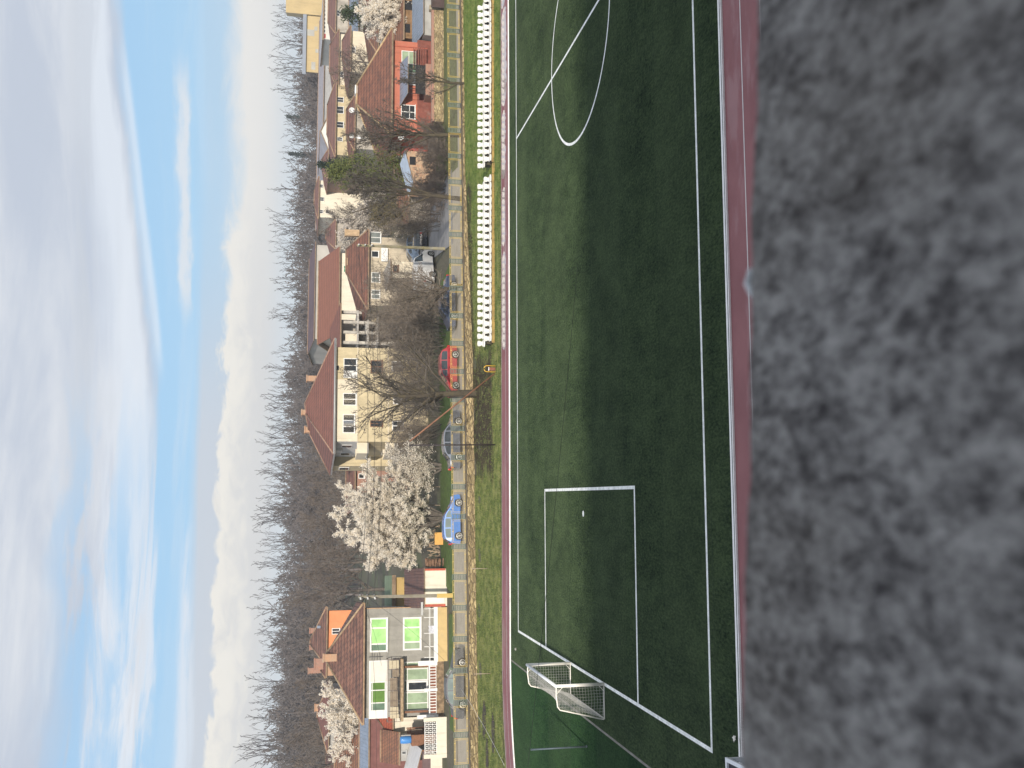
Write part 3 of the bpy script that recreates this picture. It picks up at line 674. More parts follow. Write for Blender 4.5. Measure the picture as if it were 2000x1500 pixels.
bark = mat('bark_grey', (.13,.112,.094), .9, .35, 4, fine=.3); barkm = mat('bark_mossy', (.095,.078,.048), .9, .4, 3, col2=(.055,.045,.036), fine=.3)
twig = mat('twig_brown', (.225,.185,.145), .9, .3, 2); twig2 = mat('twig_rust', (.175,.142,.115), .9, .3, 2); twigd = mat('twig_far', (.160,.138,.128), .9, .3, .3)
popb = mat('poplar_bark', (.072,.058,.053), .9, .3, .5)
def tree_obj(name, label, cat, loc, out, split, tm_, cm_, sides, group=None, rz=0):
    th = thing(name, label, cat, loc, rz, group)
    tubes(out, 0, split, sides).build('trunk', tm_, th)
    if max(l for _, _, l in out) > split: tubes(out, split+1, 9, sides).build('crown', cm_, th)
    return th
SD = {0: 8, 1: 6, 2: 4}
def S_bare(n1=8, n2=8, n3=6, n4=4, a1=45, rmin=.012, up=.06, r1=.62, wob=.16, t0=.3, seg=5):
    return [dict(n=n1, t0=t0, ang=a1, ratio=r1, wob=wob*.5, up=.05, seg=7, rr=.55, tip=.3), dict(n=n2, t0=.2, ang=42, ratio=.5, wob=wob, up=up, seg=seg, rr=.6),
            dict(n=n3, t0=.15, ang=42, ratio=.5, wob=wob, up=up, seg=4, rr=.65), dict(n=n4, t0=.15, ang=40, ratio=.55, wob=wob, up=up, seg=3, rr=.8), dict(wob=wob, up=up, seg=2), dict(rmin=rmin)]
def bare(seed, H, rad, S, lean=(0,0,1), first=.75):
    r = random.Random(seed); out = []
    grow(r, Vector((0,0,-.1)), Vector(lean), H*first, rad, 0, S, out); return out
# young street trees between the bank and the street (planted at the wall)
def street_tree(px_, py_, H, rad, seed, label, S, lean=(0,0,1), first=.75, split=1, cm_=None, Z=0.1, mats_=None):
    p = G(px_, py_, Z); return tree_obj('street_tree', label, 'tree', (p.x, p.y, Z-.05), bare(seed, H, rad, S, lean, first), split, mats_ or barkm, cm_ or bark, SD, 'bare trees along the street wall')
# upright, forked from low down
def S_up(n1, n2, n3, n4, a1=24, rmin=.013, t0=.18, up=.10):
    return [dict(n=n1, t0=t0, ang=a1, ratio=.72, wob=.06, up=.12, seg=8, rr=.6, tip=.22, taper=.55), dict(n=n2, t0=.2, ang=34, ratio=.42, wob=.12, up=up, seg=5, rr=.5),
            dict(n=n3, t0=.15, ang=38, ratio=.5, wob=.15, up=up, seg=4, rr=.6), dict(n=n4, t0=.2, ang=38, ratio=.5, wob=.15, up=.05, seg=3, rr=.8), dict(wob=.15, up=.05, seg=2), dict(rmin=rmin)]
street_tree(912, 163, 5.7, .12, 21, 'small twin stemmed bare tree before the red house balcony', S_up(8, 8, 6, 3, 26, .012, .14))
street_tree(910, 265, 8.8, .20, 8, 'leaning bare tree at the left corner of the red house', S_up(12, 9, 6, 4, 32, .012, .30), (.0,0,1))
street_tree(904, 389, 9.9, .20, 31, 'tall bare tree at the wall in front of the blue sheet shed', S_up(13, 9, 6, 4, 30, .012, .28), (.03,0,1))
street_tree(907, 556, 7.2, .15, 12, 'twiggy bushy bare tree leaning beside the dark blue car', S_bare(14, 10, 7, 4, 52, .010, .02, .75, .2, .22), (-.22,.1,1), .62, 1, twig)
street_tree(925, 768, 9.6, .27, 44, 'big mossy bare tree with a thick fanned crown by the red car', S_bare(11, 7, 5, 3, 44, .013, .05, .80, .17, .20), (.0,.02,1), .70, 1, bark)

# thickets in the gardens behind the street
def bush(seed, H, W, n0=14, rmin=.010, dens=(8, 6, 4)):
    r = random.Random(seed); out = []
    S = [dict(n=dens[0], t0=.12, ang=38, ratio=.5, wob=.14, up=.03, seg=5, rr=.6), dict(n=dens[1], t0=.1, ang=42, ratio=.55, wob=.2, up=.03, seg=4, rr=.7), dict(n=dens[2], t0=.1, ang=42, ratio=.6, wob=.2, up=.02, seg=3, rr=.8), dict(wob=.2, up=.0, seg=2), dict(rmin=rmin)]
    for k in range(n0):
        a = r.uniform(0, 6.28); q = r.random()**.5; st_ = Vector((math.cos(a)*W*.28*q, math.sin(a)*W*.22*q, -.1))
        tilt = r.uniform(.05, .75)*W/H*.7; out_ = []
        grow(r, st_, Vector((math.cos(a)*tilt, math.sin(a)*tilt, 1)), H*r.uniform(.6, .95), .035, 0, S, out_); out += out_
    return out
def bush_obj(seed, px_, py_, H, W, label, m, n0=14, Y=None, dens=(8,6,4), name='bare_shrub', rmin=.010):
    p = G(px_, py_) if Y is None else D(px_, py_, Y); out = bush(seed, H, W, n0, rmin, dens)
    th = thing(name, label, 'shrub', (p.x, p.y, -.05), 0, 'bare shrubs in the gardens'); tubes(out, 0, 0, {0: 4}).build('stems', bark, th); tubes(out, 1, 9, {}).build('twigs', m, th); return th
bush_obj(1, 868, 640, 6.6, 8.5, 'tangled brown shrub thicket behind the dark blue car', twig, 30)
bush_obj(2, 862, 705, 6.2, 7.5, 'tangled brown shrub thicket behind the red car', twig, 26)
bush_obj(3, 862, 815, 4.6, 6.5, 'bare shrub thicket behind the dark blue grey saloon', twig, 16)
bush_obj(4, 872, 335, 3.1, 10.0, 'rust brown hedge of bare twigs below the blue sheet shed', twig2, 44)
bush_obj(5, 858, 420, 4.6, 6.0, 'bare brown shrub behind the grey side road', twig, 14)
bush_obj(6, 866, 270, 2.6, 5.0, 'rust brown hedge at the left corner of the red house', twig2, 16)
bush_obj(8, 850, 860, 4.2, 5.0, 'bare shrub under the balcony of the cream three storey house', twig, 14)
bush_obj(9, 845, 585, 6.8, 7.5, 'greyish bare shrub between the tan roofed house and the street', twig, 16)

# blossom trees
blo = leafmat('plum_blossom', (.95,.895,.795), (.88,.81,.70), .5); blo2 = leafmat('plum_blossom_far', (.72,.66,.58), (.56,.50,.43), .4)
def blossom(seed, H, W, loc, label, name='blossom_tree', size=.085, per=7, S=None, m=None, base=.12, stems=6, maxn=90000):
    r = random.Random(seed); out = []
    S = S or [dict(n=10, t0=.18, ang=48, ratio=.55, wob=.1, up=.04, seg=6, rr=.55), dict(n=8, t0=.15, ang=42, ratio=.5, wob=.14, up=.06, seg=4, rr=.6), dict(n=5, t0=.15, ang=38, ratio=.6, wob=.15, up=.08, seg=3, rr=.7), dict(wob=.15, up=.08, seg=3), dict(rmin=.012)]
    for k in range(stems):
        a = 6.28*k/stems+r.uniform(-.4,.4); tl = r.uniform(.15, .75)*W/H if stems > 1 else .05; o2 = []
        grow(r, Vector((math.cos(a)*.2, math.sin(a)*.2, -.1)), Vector((math.cos(a)*tl, math.sin(a)*tl*.7, 1)), H*r.uniform(.62, .86)/(1+.25*tl), base, 0, S, o2); out += o2
    th = thing(name, label, 'tree', loc, 0, 'blossoming trees'); tubes(out, 0, 0, {0: 6}).build('trunk', bark, th); tubes(out, 1, 9, {}).build('branches', bark, th)
    mb = MB(); cnt = 0
    tw = [o for o in out if o[2] >= 1]; r.shuffle(tw)
    for pts, rs, l in tw:
        for a_, b_ in zip(pts, pts[1:]):
            ln = (b_-a_).length; n = max(1, int(ln*per/.25))
            for k in range(n):
                if cnt > maxn: break
                c_ = a_.lerp(b_, r.random())+rvec(r)*abs(r.gauss(0, .13)); u = rvec(r)*size*r.uniform(.6,1.3); v = rvec(r).cross(u).normalized()*size*r.uniform(.5,1.0); cnt += 1
                mb.face([c_-u, c_+v, c_+u, c_-v])
    mb.build('blossom', m or blo, th); return th
p = G(866, 985); blossom(5, 9.4, 9.2, (p.x-1.1, p.y+.5, 0), 'big white blossoming plum tree behind the blue hatchback', size=.056, per=62, stems=15, maxn=260000)
p = G(862, 905); blossom(15, 5.4, 5.5, (p.x-.3, p.y, 0), 'smaller white blossoming tree behind the dark blue grey saloon', size=.055, per=7, stems=6)
p = D(700, 1422, 104); blossom(25, 10.8, 7.6, (p.x, 104, 0), 'white blossoming tree behind the grey two storey house', size=.085, per=16, stems=9)
p = D(745, 28, 99); blossom(35, 7.3, 5.2, (p.x, 99, 0), 'white blossoming tree behind the brown tiled roof beside the red house', size=.08, per=15, stems=8)
p = D(720, 408, 112); blossom(45, 7.6, 5.5, (p.x, 112, 0), 'pale blossoming tree behind the olive green yew', size=.10, per=4, stems=6, m=blo2)
p = D(660, 450, 140); blossom(55, 8.4, 5.5, (p.x, 140, 0), 'distant pale blossoming tree right of the white gabled house', size=.13, per=3, stems=6, m=blo2)
p = D(655, 105, 150); blossom(65, 9.0, 9.0, (p.x, 150, 0), 'distant pale blossoming tree under the yellow building', size=.13, per=3, stems=7, m=blo2)
p = D(700, 205, 118); blossom(75, 6.0, 5.0, (p.x, 118, 0), 'straw pale bush behind the red house chimney', 'blossom_bush', size=.10, per=3, stems=6, m=mat('straw_leaf', (.34,.27,.17), .9, .3, 2))

# evergreens and early green shrubs
def leafy(seed, H, W, loc, label, m, name='evergreen_tree', n=9000, size=.16, cone=.5, cat='tree', trunkr=.14, droop=-.15):
    r = random.Random(seed); th = thing(name, label, cat, loc, 0, None); mb = MB(); mb.tube([(0,0,-.1),(.05,0,H*.5),(0,0,H*.93)], [trunkr, trunkr*.7, .03], 7); bb = MB(); lf = MB()
    nb_ = int(90*(W/3)**.6); per_ = max(8, n//nb_)
    for k in range(nb_):
        t_ = .06+.92*(k+r.random())/nb_; a = k*2.4+r.uniform(-.4,.4); rad = W*.5*((1-t_)**cone*(t_*6 if t_ < .16 else 1))*r.uniform(.55,1.1)
        p0 = Vector((0,0,H*t_)); p1 = Vector((math.cos(a)*rad, math.sin(a)*rad, H*t_+rad*r.uniform(-.1,.35)+droop*rad*.5))
        bb.tube([p0, p0.lerp(p1,.5)+Vector((0,0,.06)), p1], [.035,.02,.01], 3, 0, False)
        for j in range(per_):
            f_ = r.random()**.6; c_ = p0.lerp(p1, f_)+rvec(r)*r.uniform(.05,.34)*(.4+f_)*W/4; u = (rvec(r)+Vector((0,0,droop))).normalized()*size*r.uniform(.6,1.4); v = rvec(r).cross(u).normalized()*size*.33
            lf.face([c_-u*.5, c_+v, c_+u, c_-v])
    mb.build('trunk', bark, th); bb.build('branches', bark, th); lf.build('foliage', m, th); return th
yew = leafmat('yew_needles', (.085,.115,.030), (.19,.20,.062), .2); dkg = leafmat('dark_conifer', (.016,.030,.020), (.035,.055,.034), .1)
olive = leafmat('olive_twigs', (.135,.12,.055), (.19,.15,.08), .2); spruce = leafmat('spruce_far', (.030,.042,.036), (.055,.068,.055), .05)
p = D(840, 346, 97); leafy(2, 9.9, 6.4, (p.x, 97, 0), 'broad olive green yew tree behind the blue sheet shed', yew, n=13000, cone=.42)
p = D(800, 333, 125); leafy(3, 10.8, 5.0, (p.x, 125, 0), 'dark conifer rising behind the olive green yew', dkg, n=6000, cone=.7, size=.2)
p = D(840, 425, 95); leafy(4, 5.6, 5.2, (p.x, 95, 0), 'olive brown half leafed shrub behind the side road', olive, 'leafing_shrub', 7000, .12, .3, 'shrub', .07, .1)
p = D(720, 30, 110); leafy(6, 8.6, 4.5, (p.x, 110, 0), 'dark green bush behind the blossom beside the red house', leafmat('bush_green', (.035,.055,.022), (.07,.09,.04), .1), n=4500, cone=.35, size=.18)

# taller bare trees behind the houses, one by one
def wood_tree(seed, H, n=(9, 7, 5, 3), a1=40, rmin=.022, first=.72):
    return bare(seed, H, H*.018, S_bare(*n, a1, rmin, .07, .6, .16, .22, 4), (0,0,1), first)
W1 = [wood_tree(s, 13, (13, 8, 6, 3), 44, .016) for s in (101, 102, 103)]
wp = [None]*3
def place_wood(v, px_, py_, Y, s, label, group, m=None):
    p = D(px_, py_, Y)
    if wp[v] is None:
        wp[v] = tree_obj('bare_tree', label, 'tree', (p.x, Y, 0), W1[v], 1, bark, twig2, SD, group); wp[v].scale = (s, s, s); return wp[v]
    return dup(wp[v], (p.x, Y, 0), rnd.uniform(0, 6.28), label, group, (s*rnd.uniform(.95,1.15), s*rnd.uniform(.95,1.15), s))
gB = 'bare trees behind the houses'
for i, (v, y, Y, s, lb) in enumerate((
    (0,1035,118,1.0,'broad brown bare tree directly behind the crown of the big blossom tree'),(1,975,124,1.02,'brown bare tree between the blossom tree and the cream three storey house'),(2,1095,122,1.05,'dense bare tree right of the street pole with many insulators'),
    (0,1150,128,1.12,'bare tree rising just right of the orange house'),(1,1330,132,1.1,'bare tree rising between the brick chimneys and the brown roof'),(2,1420,138,1.18,'bare tree rising over the brown roof behind the far blossom tree'),(1,1480,128,1.1,'bare tree at the edge of the photo behind the brown roofs'),
    (2,930,140,1.0,'bare tree close to the left eave of the cream three storey house'),(0,640,132,.75,'slim bare tree before the unfinished concrete house'),(1,155,122,.85,'dark bare tree behind the top of the red house roof'),(2,118,116,.74,'rusty bare tree right of the red house chimney'),
    (0,440,150,.85,'bare tree right of the distant pale blossom'),(1,255,126,.70,'low bare tree before the row of cream far houses'),(0,20,128,.6,'bare tree behind the grey metal roof at the photo edge'),(0,205,121,.62,'bare tree right behind the chimney of the red house'),(2,85,126,.66,'bare tree behind the rusty bare tree near the photo edge'))):
    place_wood(v, 700, y, Y, s, lb, gB)
for i, (v, y, Y, s, lb) in enumerate(((0,1010,150,.97,'second bare tree behind the big blossom tree, farther back'),(1,1075,158,1.02,'far bare tree whose top shows between the blossom tree and the street pole'),(2,1200,150,1.04,'far bare tree standing behind the orange house roof'),(0,1275,155,1.0,'far bare tree behind the grey house chimney'),(1,1375,160,1.08,'far bare tree behind the brown roof chimney'),(2,1455,158,1.1,'far bare tree above the brown roofs near the photo edge'),(0,905,165,.95,'far bare tree touching the left end of the cream house roof'))):
    place_wood(v, 700, y, Y, s, lb, gB)

# far wood: one brown mass behind everything
mb = MB(); r = random.Random(77)
fw = [wood_tree(200+k, 12, (9, 6, 4, 2), 42, .035) for k in range(4)]
FH = [max(p.z for pts, rs, l in o for p in pts) for o in fw]
def add_copy(mb, out, loc, s, a):
    ca, sa = math.cos(a)*s, math.sin(a)*s
    for pts, rs, l in out:
        mb.tube([(loc[0]+p.x*ca-p.y*sa, loc[1]+p.x*sa+p.y*ca, loc[2]+p.z*s) for p in pts], [q*s for q in rs], 5 if l == 0 else 3, 0, False)
for k in range(330):
    y = r.uniform(-40, 1540); Y_ = r.uniform(265 if y < 175 else 195, 290); X_ = D(600, y, Y_).x
    hgt = (18.5 if y > 1180 else 18.0 if y > 880 else 16.8 if y > 660 else 16.4 if y > 320 else 15.6)*r.uniform(.78, 1.08)*(Y_/250)**.35
    q_ = r.randrange(4); add_copy(mb, fw[q_], (X_, Y_, 0), hgt/FH[q_], r.uniform(0, 6.28))
tag(mb.build('far_wood', twigd), kind='stuff')

# poplars on the skyline
def poplar(seed, H=26, base=.45, n1=7, spread=20):
    S = [dict(n=n1, t0=base, ang=spread, ratio=.36, wob=.03, up=.10, seg=8, rr=.5, tip=.2, taper=.35), dict(n=4, t0=.25, ang=27, ratio=.44, wob=.09, up=.12, seg=5, rr=.62, tip=.4), dict(n=1, t0=.35, ang=28, ratio=.5, wob=.12, up=.08, seg=3, rr=.7), dict(wob=.12, up=.06, seg=2), dict(rmin=.06)]
    r = random.Random(seed); out = []; grow(r, Vector((0,0,-.3)), Vector((0,0,1)), H*.97, .36, 0, S, out); return out
pv = [poplar(300+k, 26, .40+.05*(k % 3), 6+k % 4, 16+4*(k % 4)) for k in range(7)]; pt_ = [None]*7
tops = [(10,532),(22,528),(40,530),(57,536),(75,528),(88,531),(107,522),(124,522),(139,528),(152,538),(166,528),(180,542),(196,548),(215,560),(226,546),(243,553),(262,548),(281,551),(300,543),(318,549),(332,546),(350,560),(369,521),(384,545),(402,550),(418,517),(440,523),(452,531),(470,523),(484,524),(500,540),(515,532),(530,545),(545,525),(560,527),(580,551),(600,525),(616,521),(633,545),(652,560),(668,545),(684,529),(702,540),(722,510),(738,516),(752,530),(770,509),(786,507),(805,515),(824,514),(838,518),(855,499),(868,497),(882,505),(896,509),(915,497),(930,500),(948,506),(968,500),(985,512),(996,489),(1010,491),(1022,494),(1042,492),(1058,500),(1076,497),(1092,500),(1112,490),(1136,489),(1160,487),(1190,481),(1222,497),(1242,501),(1262,505),(1284,508),(1302,492),(1330,477),(1348,484),(1366,486),(1385,489),(1412,478),(1436,470),(1452,456),(1466,463),(1485,460)]
PH = [max(p.z for pts, rs, l in o for p in pts) for o in pv]; order = []
for i, (y, x) in enumerate(tops):
    Y_ = 318+((i*37) % 50); p = D(x, y, Y_); order.append((p.x, Y_, p.z))
for i, (X_, Y_, H_) in enumerate(order):
    v = (i*3+i//5) % 7; lb = 'tall bare poplar on the skyline, %s counted from the yellow flat roofed building side' % nth(i+1)
    s = H_/PH[v]; sx = s*rnd.uniform(.85, 1.25)
    if pt_[v] is None:
        pt_[v] = tree_obj('poplar_tree', lb, 'tree', (X_, Y_, 0), pv[v], 0, popb, popb, {0: 6, 1: 4}, 'poplars on the skyline'); pt_[v].scale = (sx, sx, s)
    else: dup(pt_[v], (X_, Y_, 0), rnd.uniform(0, 6.28), lb, None, (sx, sx, s))
for i, (y, x, Y_) in enumerate(((228,558,330),(300,562,330),(735,556,330),(1128,562,290))):
    p = D(x, y, Y_); leafy(400+i, p.z, p.z*.42, (p.x, Y_, 0), ['dark far spruce above the white hall gable','dark far spruce above the dark conifer','dark far spruce over the cream three storey house roof','low dark far spruce beyond the orange house'][i], spruce, 'spruce_tree', 1500, .6, 1.0, 'tree', .2, -.2)['group'] = 'far spruces'

# low blue hill far beyond
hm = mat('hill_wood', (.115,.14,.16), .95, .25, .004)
mb = MB(); n = 120; pts = []
for k in range(n+1):
    X_ = -950+1900*k/n; hh_ = 7+10*math.exp(-((X_-60)/32)**2)+2*math.sin(k*.21)+1.5*math.sin(k*.83+1); pts.append((X_, hh_))
for k in range(n):
    a_, b_ = pts[k], pts[k+1]
    mb.face([(a_[0], 620, -1), (b_[0], 620, -1), (b_[0], 760, b_[1]), (a_[0], 760, a_[1])], 0, True); mb.face([(a_[0], 760, a_[1]), (b_[0], 760, b_[1]), (b_[0], 900, -1), (a_[0], 900, -1)], 0, True)
struct('hills', mb, hm)
# ------------------------------------------------------------------ cars
tyre = mat('tyre', (.018,.018,.02), .8); alloy = mat('alloy_rim', (.55,.55,.52), .35, .1, 3, metal=.6); cglass = glass('car_glass', (.05,.06,.065), .03, .7); lglass = glass('car_glass_light', (.22,.27,.25), .05, .7)
redl = paint('red_lens', (.50,.03,.02), .2, .5); whl = glass('head_lens', (.62,.63,.60), .1); blackp = mat('black_plastic', (.02,.02,.022), .6)
def car(name, label, X0, Y0, rz, face, L, H, Wd, wb, body, kind, pane=None, wheel_r=.30, spokes=5):
    """side loft along x (front at +x), built about the middle of the wheelbase, y=-Wd/2 faces the pitch"""
    th = thing(name, label, 'car', (X0, Y0, 0), rz+(0 if face > 0 else math.pi)); hw = Wd/2; belt = H*.62 if kind != 'van' else H*.55
    xf = L*.5; xr = -L*.5; ax = (wb/2+.02*L*0, -wb/2)
    if kind == 'hatch': top = [(xr,.55),(xr+.03,belt-.05),(xr+.10,belt+.02),(xr+.38,H-.14),(xr+.62,H-.03),(xr+1.15,H),(xr+1.75,H-.02),(xr+2.15,H-.10),(xr+2.86,belt+.03),(xf-.42,belt-.14),(xf-.08,belt-.27),(xf,.52)]
    elif kind == 'saloon': top = [(xr,.55),(xr+.03,belt-.06),(xr+.12,belt+.03),(xr+.62,belt+.07),(xr+1.25,H-.10),(xr+1.75,H-.01),(xr+2.3,H),(xr+2.75,H-.06),(xr+3.5,belt+.04),(xf-.40,belt-.12),(xf-.07,belt-.25),(xf,.5)]
    else: top = [(xr,.6),(xr+.03,belt),(xr+.05,H-.12),(xr+.2,H-.02),(xr+1.5,H),(xf-1.75,H-.02),(xf-1.45,H-.1),(xf-.85,belt+.05),(xf-.3,belt-.16),(xf-.05,belt-.35),(xf,.55)]
    def topz(x):
        for (a, za), (b, zb) in zip(top, top[1:]):
            if a <= x <= b: f = (x-a)/(b-a); f = f*f*(3-2*f)*.5+f*.5; return za+(zb-za)*f
        return top[-1][1]
    def wid(x, z):
        w_ = hw*(1-.10*max(0, (abs(x)-L*.36)/(L*.14))**2)
        if z > belt: w_ *= 1-.20*(z-belt)/(H-belt)
        elif z < .45: w_ *= .97
        else: w_ *= 1.0
        return w_
    n = 64; xs = [xr+(xf-xr)*k/n for k in range(n+1)]; mb = MB(); rows = []
    for x in xs:
        zb = .22
        for a in ax:
            d = abs(x-a)
            if d < wheel_r+.055: zb = max(zb, .30+math.sqrt(max(0, (wheel_r+.055)**2-d*d)))
        zt = max(topz(x), zb+.02); lv = [zb, max(zb, .40), max(zb, belt*.78), min(max(zb, belt), zt), min(max(zb, belt+(H-belt)*.5), zt), zt]
        rows.append([(x, wid(x, z), z) for z in lv])
    for s in (-1, 1):
        for a, b in zip(rows, rows[1:]):
            for i in range(5):
                q = [a[i], b[i], b[i+1], a[i+1]]; q = [(x, s*y, z) for x, y, z in q]
                mb.face(q if s < 0 else q[::-1], 0, True)
    for a, b in zip(rows, rows[1:]):
        mb.face([(a[5][0],-a[5][1],a[5][2]),(b[5][0],-b[5][1],b[5][2]),(b[5][0],0,b[5][2]+.02),(a[5][0],0,a[5][2]+.02)], 0, True); mb.face([(a[5][0],0,a[5][2]+.02),(b[5][0],0,b[5][2]+.02),(b[5][0],b[5][1],b[5][2]),(a[5][0],a[5][1],a[5][2])], 0, True)
    for rw in (rows[0], rows[-1]): mb.face([(x,-y,z) for x, y, z in rw]+[(x,y,z) for x, y, z in reversed(rw)])
    mb.box(xr+.15, xf-.15, -hw*.86, hw*.86, .18, .5)
    mb.build('body', body, th)
    # side glass
    gl0, gl1 = {'hatch': (xr+.42, xr+2.62), 'saloon': (xr+.98, xr+3.22), 'van': (xf-1.9, xf-1.0)}[kind]
    pil = {'hatch': (.34, .68), 'saloon': (.42, .80), 'van': ()}[kind]
    cuts = [0]+[q for q in pil]+[1]
    for s in (-1, 1):
        for c0, c1 in zip(cuts, cuts[1:]):
            a, b = gl0+(gl1-gl0)*c0+.035, gl0+(gl1-gl0)*c1-.035; mb = MB(); k = 10
            for i in range(k):
                q = []
                for x in (a+(b-a)*i/k, a+(b-a)*(i+1)/k):
                    zt = topz(x)-.085; zb = belt+.035; zt = max(zt, zb+.01); q.append([(x, s*(wid(x, z)+.007), z) for z in (zb, zt)])
                f = [q[0][0], q[1][0], q[1][1], q[0][1]]; mb.face(f if s < 0 else f[::-1])
            mb.build('side_window', pane or cglass, th)
    def cross(nm, a, b, ins):
        mb = MB(); k = 6
        for i in range(k):
            x0, x1 = a+(b-a)*i/k, a+(b-a)*(i+1)/k; z0, z1 = topz(x0)+.028, topz(x1)+.028
            mb.face([(x0, -wid(x0,z0)+ins, z0-.01), (x1, -wid(x1,z1)+ins, z1-.01), (x1, wid(x1,z1)-ins, z1-.01), (x0, wid(x0,z0)-ins, z0-.01)])
        mb.build(nm, cglass, th)
    if kind == 'hatch': cross('windscreen', xr+2.14, xr+2.80, .07); cross('rear_window', xr+.12, xr+.40, .09)
    elif kind == 'saloon': cross('windscreen', xr+2.75, xr+3.42, .07); cross('rear_window', xr+.68, xr+1.25, .09)
    else: cross('windscreen', xf-1.45, xf-.9, .08)
    for s in (-1, 1):
        y = s*(hw*.88); mb = MB(); zl = belt-.18 if kind != 'van' else 1.0
        mb.box(xr-.015, xr+.17, min(y*.84, y*1.035), max(y*.84, y*1.035), zl-.02, zl+.20); mb.build('tail_lamp', redl, th)
        zl = belt-.26; mb = MB(); mb.box(xf-.28, xf-.015, min(y*.80, y*1.02), max(y*.80, y*1.02), zl-.10, zl+.03); mb.build('head_lamp', whl, th)
        mb = MB(); xm = gl1-.12; mb.box(xm-.05, xm+.06, s*hw if s > 0 else -hw-.17, hw+.17 if s > 0 else -hw, belt+.03, belt+.16); mb.build('mirror', body if kind != 'van' else blackp, th)
        if kind != 'van':
            for q in pil[:2]: mb = MB(); mb.box(gl0+(gl1-gl0)*q-.26, gl0+(gl1-gl0)*q-.10, min(s*(hw-.005), s*(hw+.016)), max(s*(hw-.005), s*(hw+.016)), belt-.13, belt-.095); mb.build('door_handle', blackp, th)
    for nm, x in (('bumper', xf-.10), ('bumper', xr+.10)):
        mb = MB(); s = 1 if x > 0 else -1; mb.box(min(x, x+s*.13), max(x, x+s*.13), -hw*.9, hw*.9, .30, .48); mb.build(nm, body if kind != 'van' else blackp, th)
    for a in ax:
        for s in (-1, 1):
            y = s*(hw-.10); mb = MB(); mb.tube([(a, y-.10, .30), (a, y-.085, .30), (a, y+.085, .30), (a, y+.10, .30)], [wheel_r-.03, wheel_r, wheel_r, wheel_r-.03], 22); o = mb.build('tyre', tyre, th)
            yo = y+s*.102; mb = MB(); mb.tube([(a, yo, .30), (a, yo+s*.012, .30)], [.075, .07], 12)
            for k in range(spokes):
                an = 2*math.pi*k/spokes+.3; mb.bar((a+.05*math.cos(an), yo+s*.006, .30+.05*math.sin(an)), (a+.195*math.cos(an), yo+s*.004, .30+.195*math.sin(an)), .062, .02)
            for k in range(22):
                a0, a1 = 2*math.pi*k/22, 2*math.pi*(k+1)/22
                mb.face([(a+.185*math.cos(a0), yo+s*.008, .30+.185*math.sin(a0)), (a+.185*math.cos(a1), yo+s*.008, .30+.185*math.sin(a1)), (a+.225*math.cos(a1), yo+s*.004, .30+.225*math.sin(a1)), (a+.225*math.cos(a0), yo+s*.004, .30+.225*math.sin(a0))])
            mb.build('rim', alloy, o)
    return th
def wheels_at(pf, pr):      # near-side wheel contacts from the survey -> car position
    a, b = G(*pf), G(*pr); m_ = (a+b)/2; return m_.x, m_.y
cx, cy_ = wheels_at((904, 982), (905, 1045.5)); car('parked_hatchback', 'bright blue small hatchback parked behind the railing', cx-.08, cy_+.75, AST, 1, 3.62, 1.42, 1.62, 2.44, paint('blue_paint', (.055,.20,.56), .3, .8), 'hatch', lglass, .29, 8)
cx, cy_ = wheels_at((911, 1288), (912, 1386)); car('parked_saloon', 'silver grey saloon parked before the grey two storey house', cx, cy_+.8, AST, 1, 4.75, 1.44, 1.75, 2.9, paint('silver_paint', (.07,.075,.085), .5, .0), 'saloon', lglass, .31, 6)
cx, cy_ = wheels_at((903, 822), (905, 897)); car('parked_saloon', 'dark blue grey saloon parked behind the tall thin pole', cx, cy_+.8, AST, 1, 4.35, 1.45, 1.72, 2.70, paint('slate_paint', (.10,.115,.15), .28, .8, .2), 'saloon', cglass, .30, 7)
cx, cy_ = wheels_at((897, 692), (899, 754.5)); car('parked_hatchback', 'red hatchback with pale roof rack parked beside the big mossy tree', cx-.05, cy_+.8, AST, -1, 3.85, 1.5, 1.68, 2.45, paint('red_paint', (.33,.025,.03), .3, .8), 'hatch', cglass, .30, 5)
cx, cy_ = wheels_at((896, 622), (893, 561)); car('parked_saloon', 'dark blue saloon half hidden by the leaning bushy tree', cx+.1, cy_+.8, AST, -1, 4.2, 1.42, 1.7, 2.55, paint('navy_paint', (.055,.075,.13), .28, .8, .2), 'saloon', cglass, .30, 6)
p = G(838, 470); car('parked_hatchback', 'black hatchback seen from behind at the grey side road', p.x+.4, p.y+1.9, R(78), 1, 3.9, 1.45, 1.68, 2.5, paint('black_paint', (.02,.022,.028), .25, .8), 'hatch', cglass, .30, 5)
p = D(805, 493, 103); car('parked_hatchback', 'blue grey hatchback farther up the side road in a yard', p.x, 103, R(10), -1, 3.8, 1.45, 1.66, 2.45, paint('steel_blue_paint', (.16,.22,.32), .3, .7, .2), 'hatch', cglass, .30, 5)
p = G(851, 524); car('parked_van', 'white van with a red tail lamp parked behind the bushy leaning tree', p.x, p.y+1.0, R(32), 1, 4.3, 2.05, 1.85, 2.7, paint('white_paint', (.62,.62,.61), .35, .6), 'van', cglass, .32, 5)
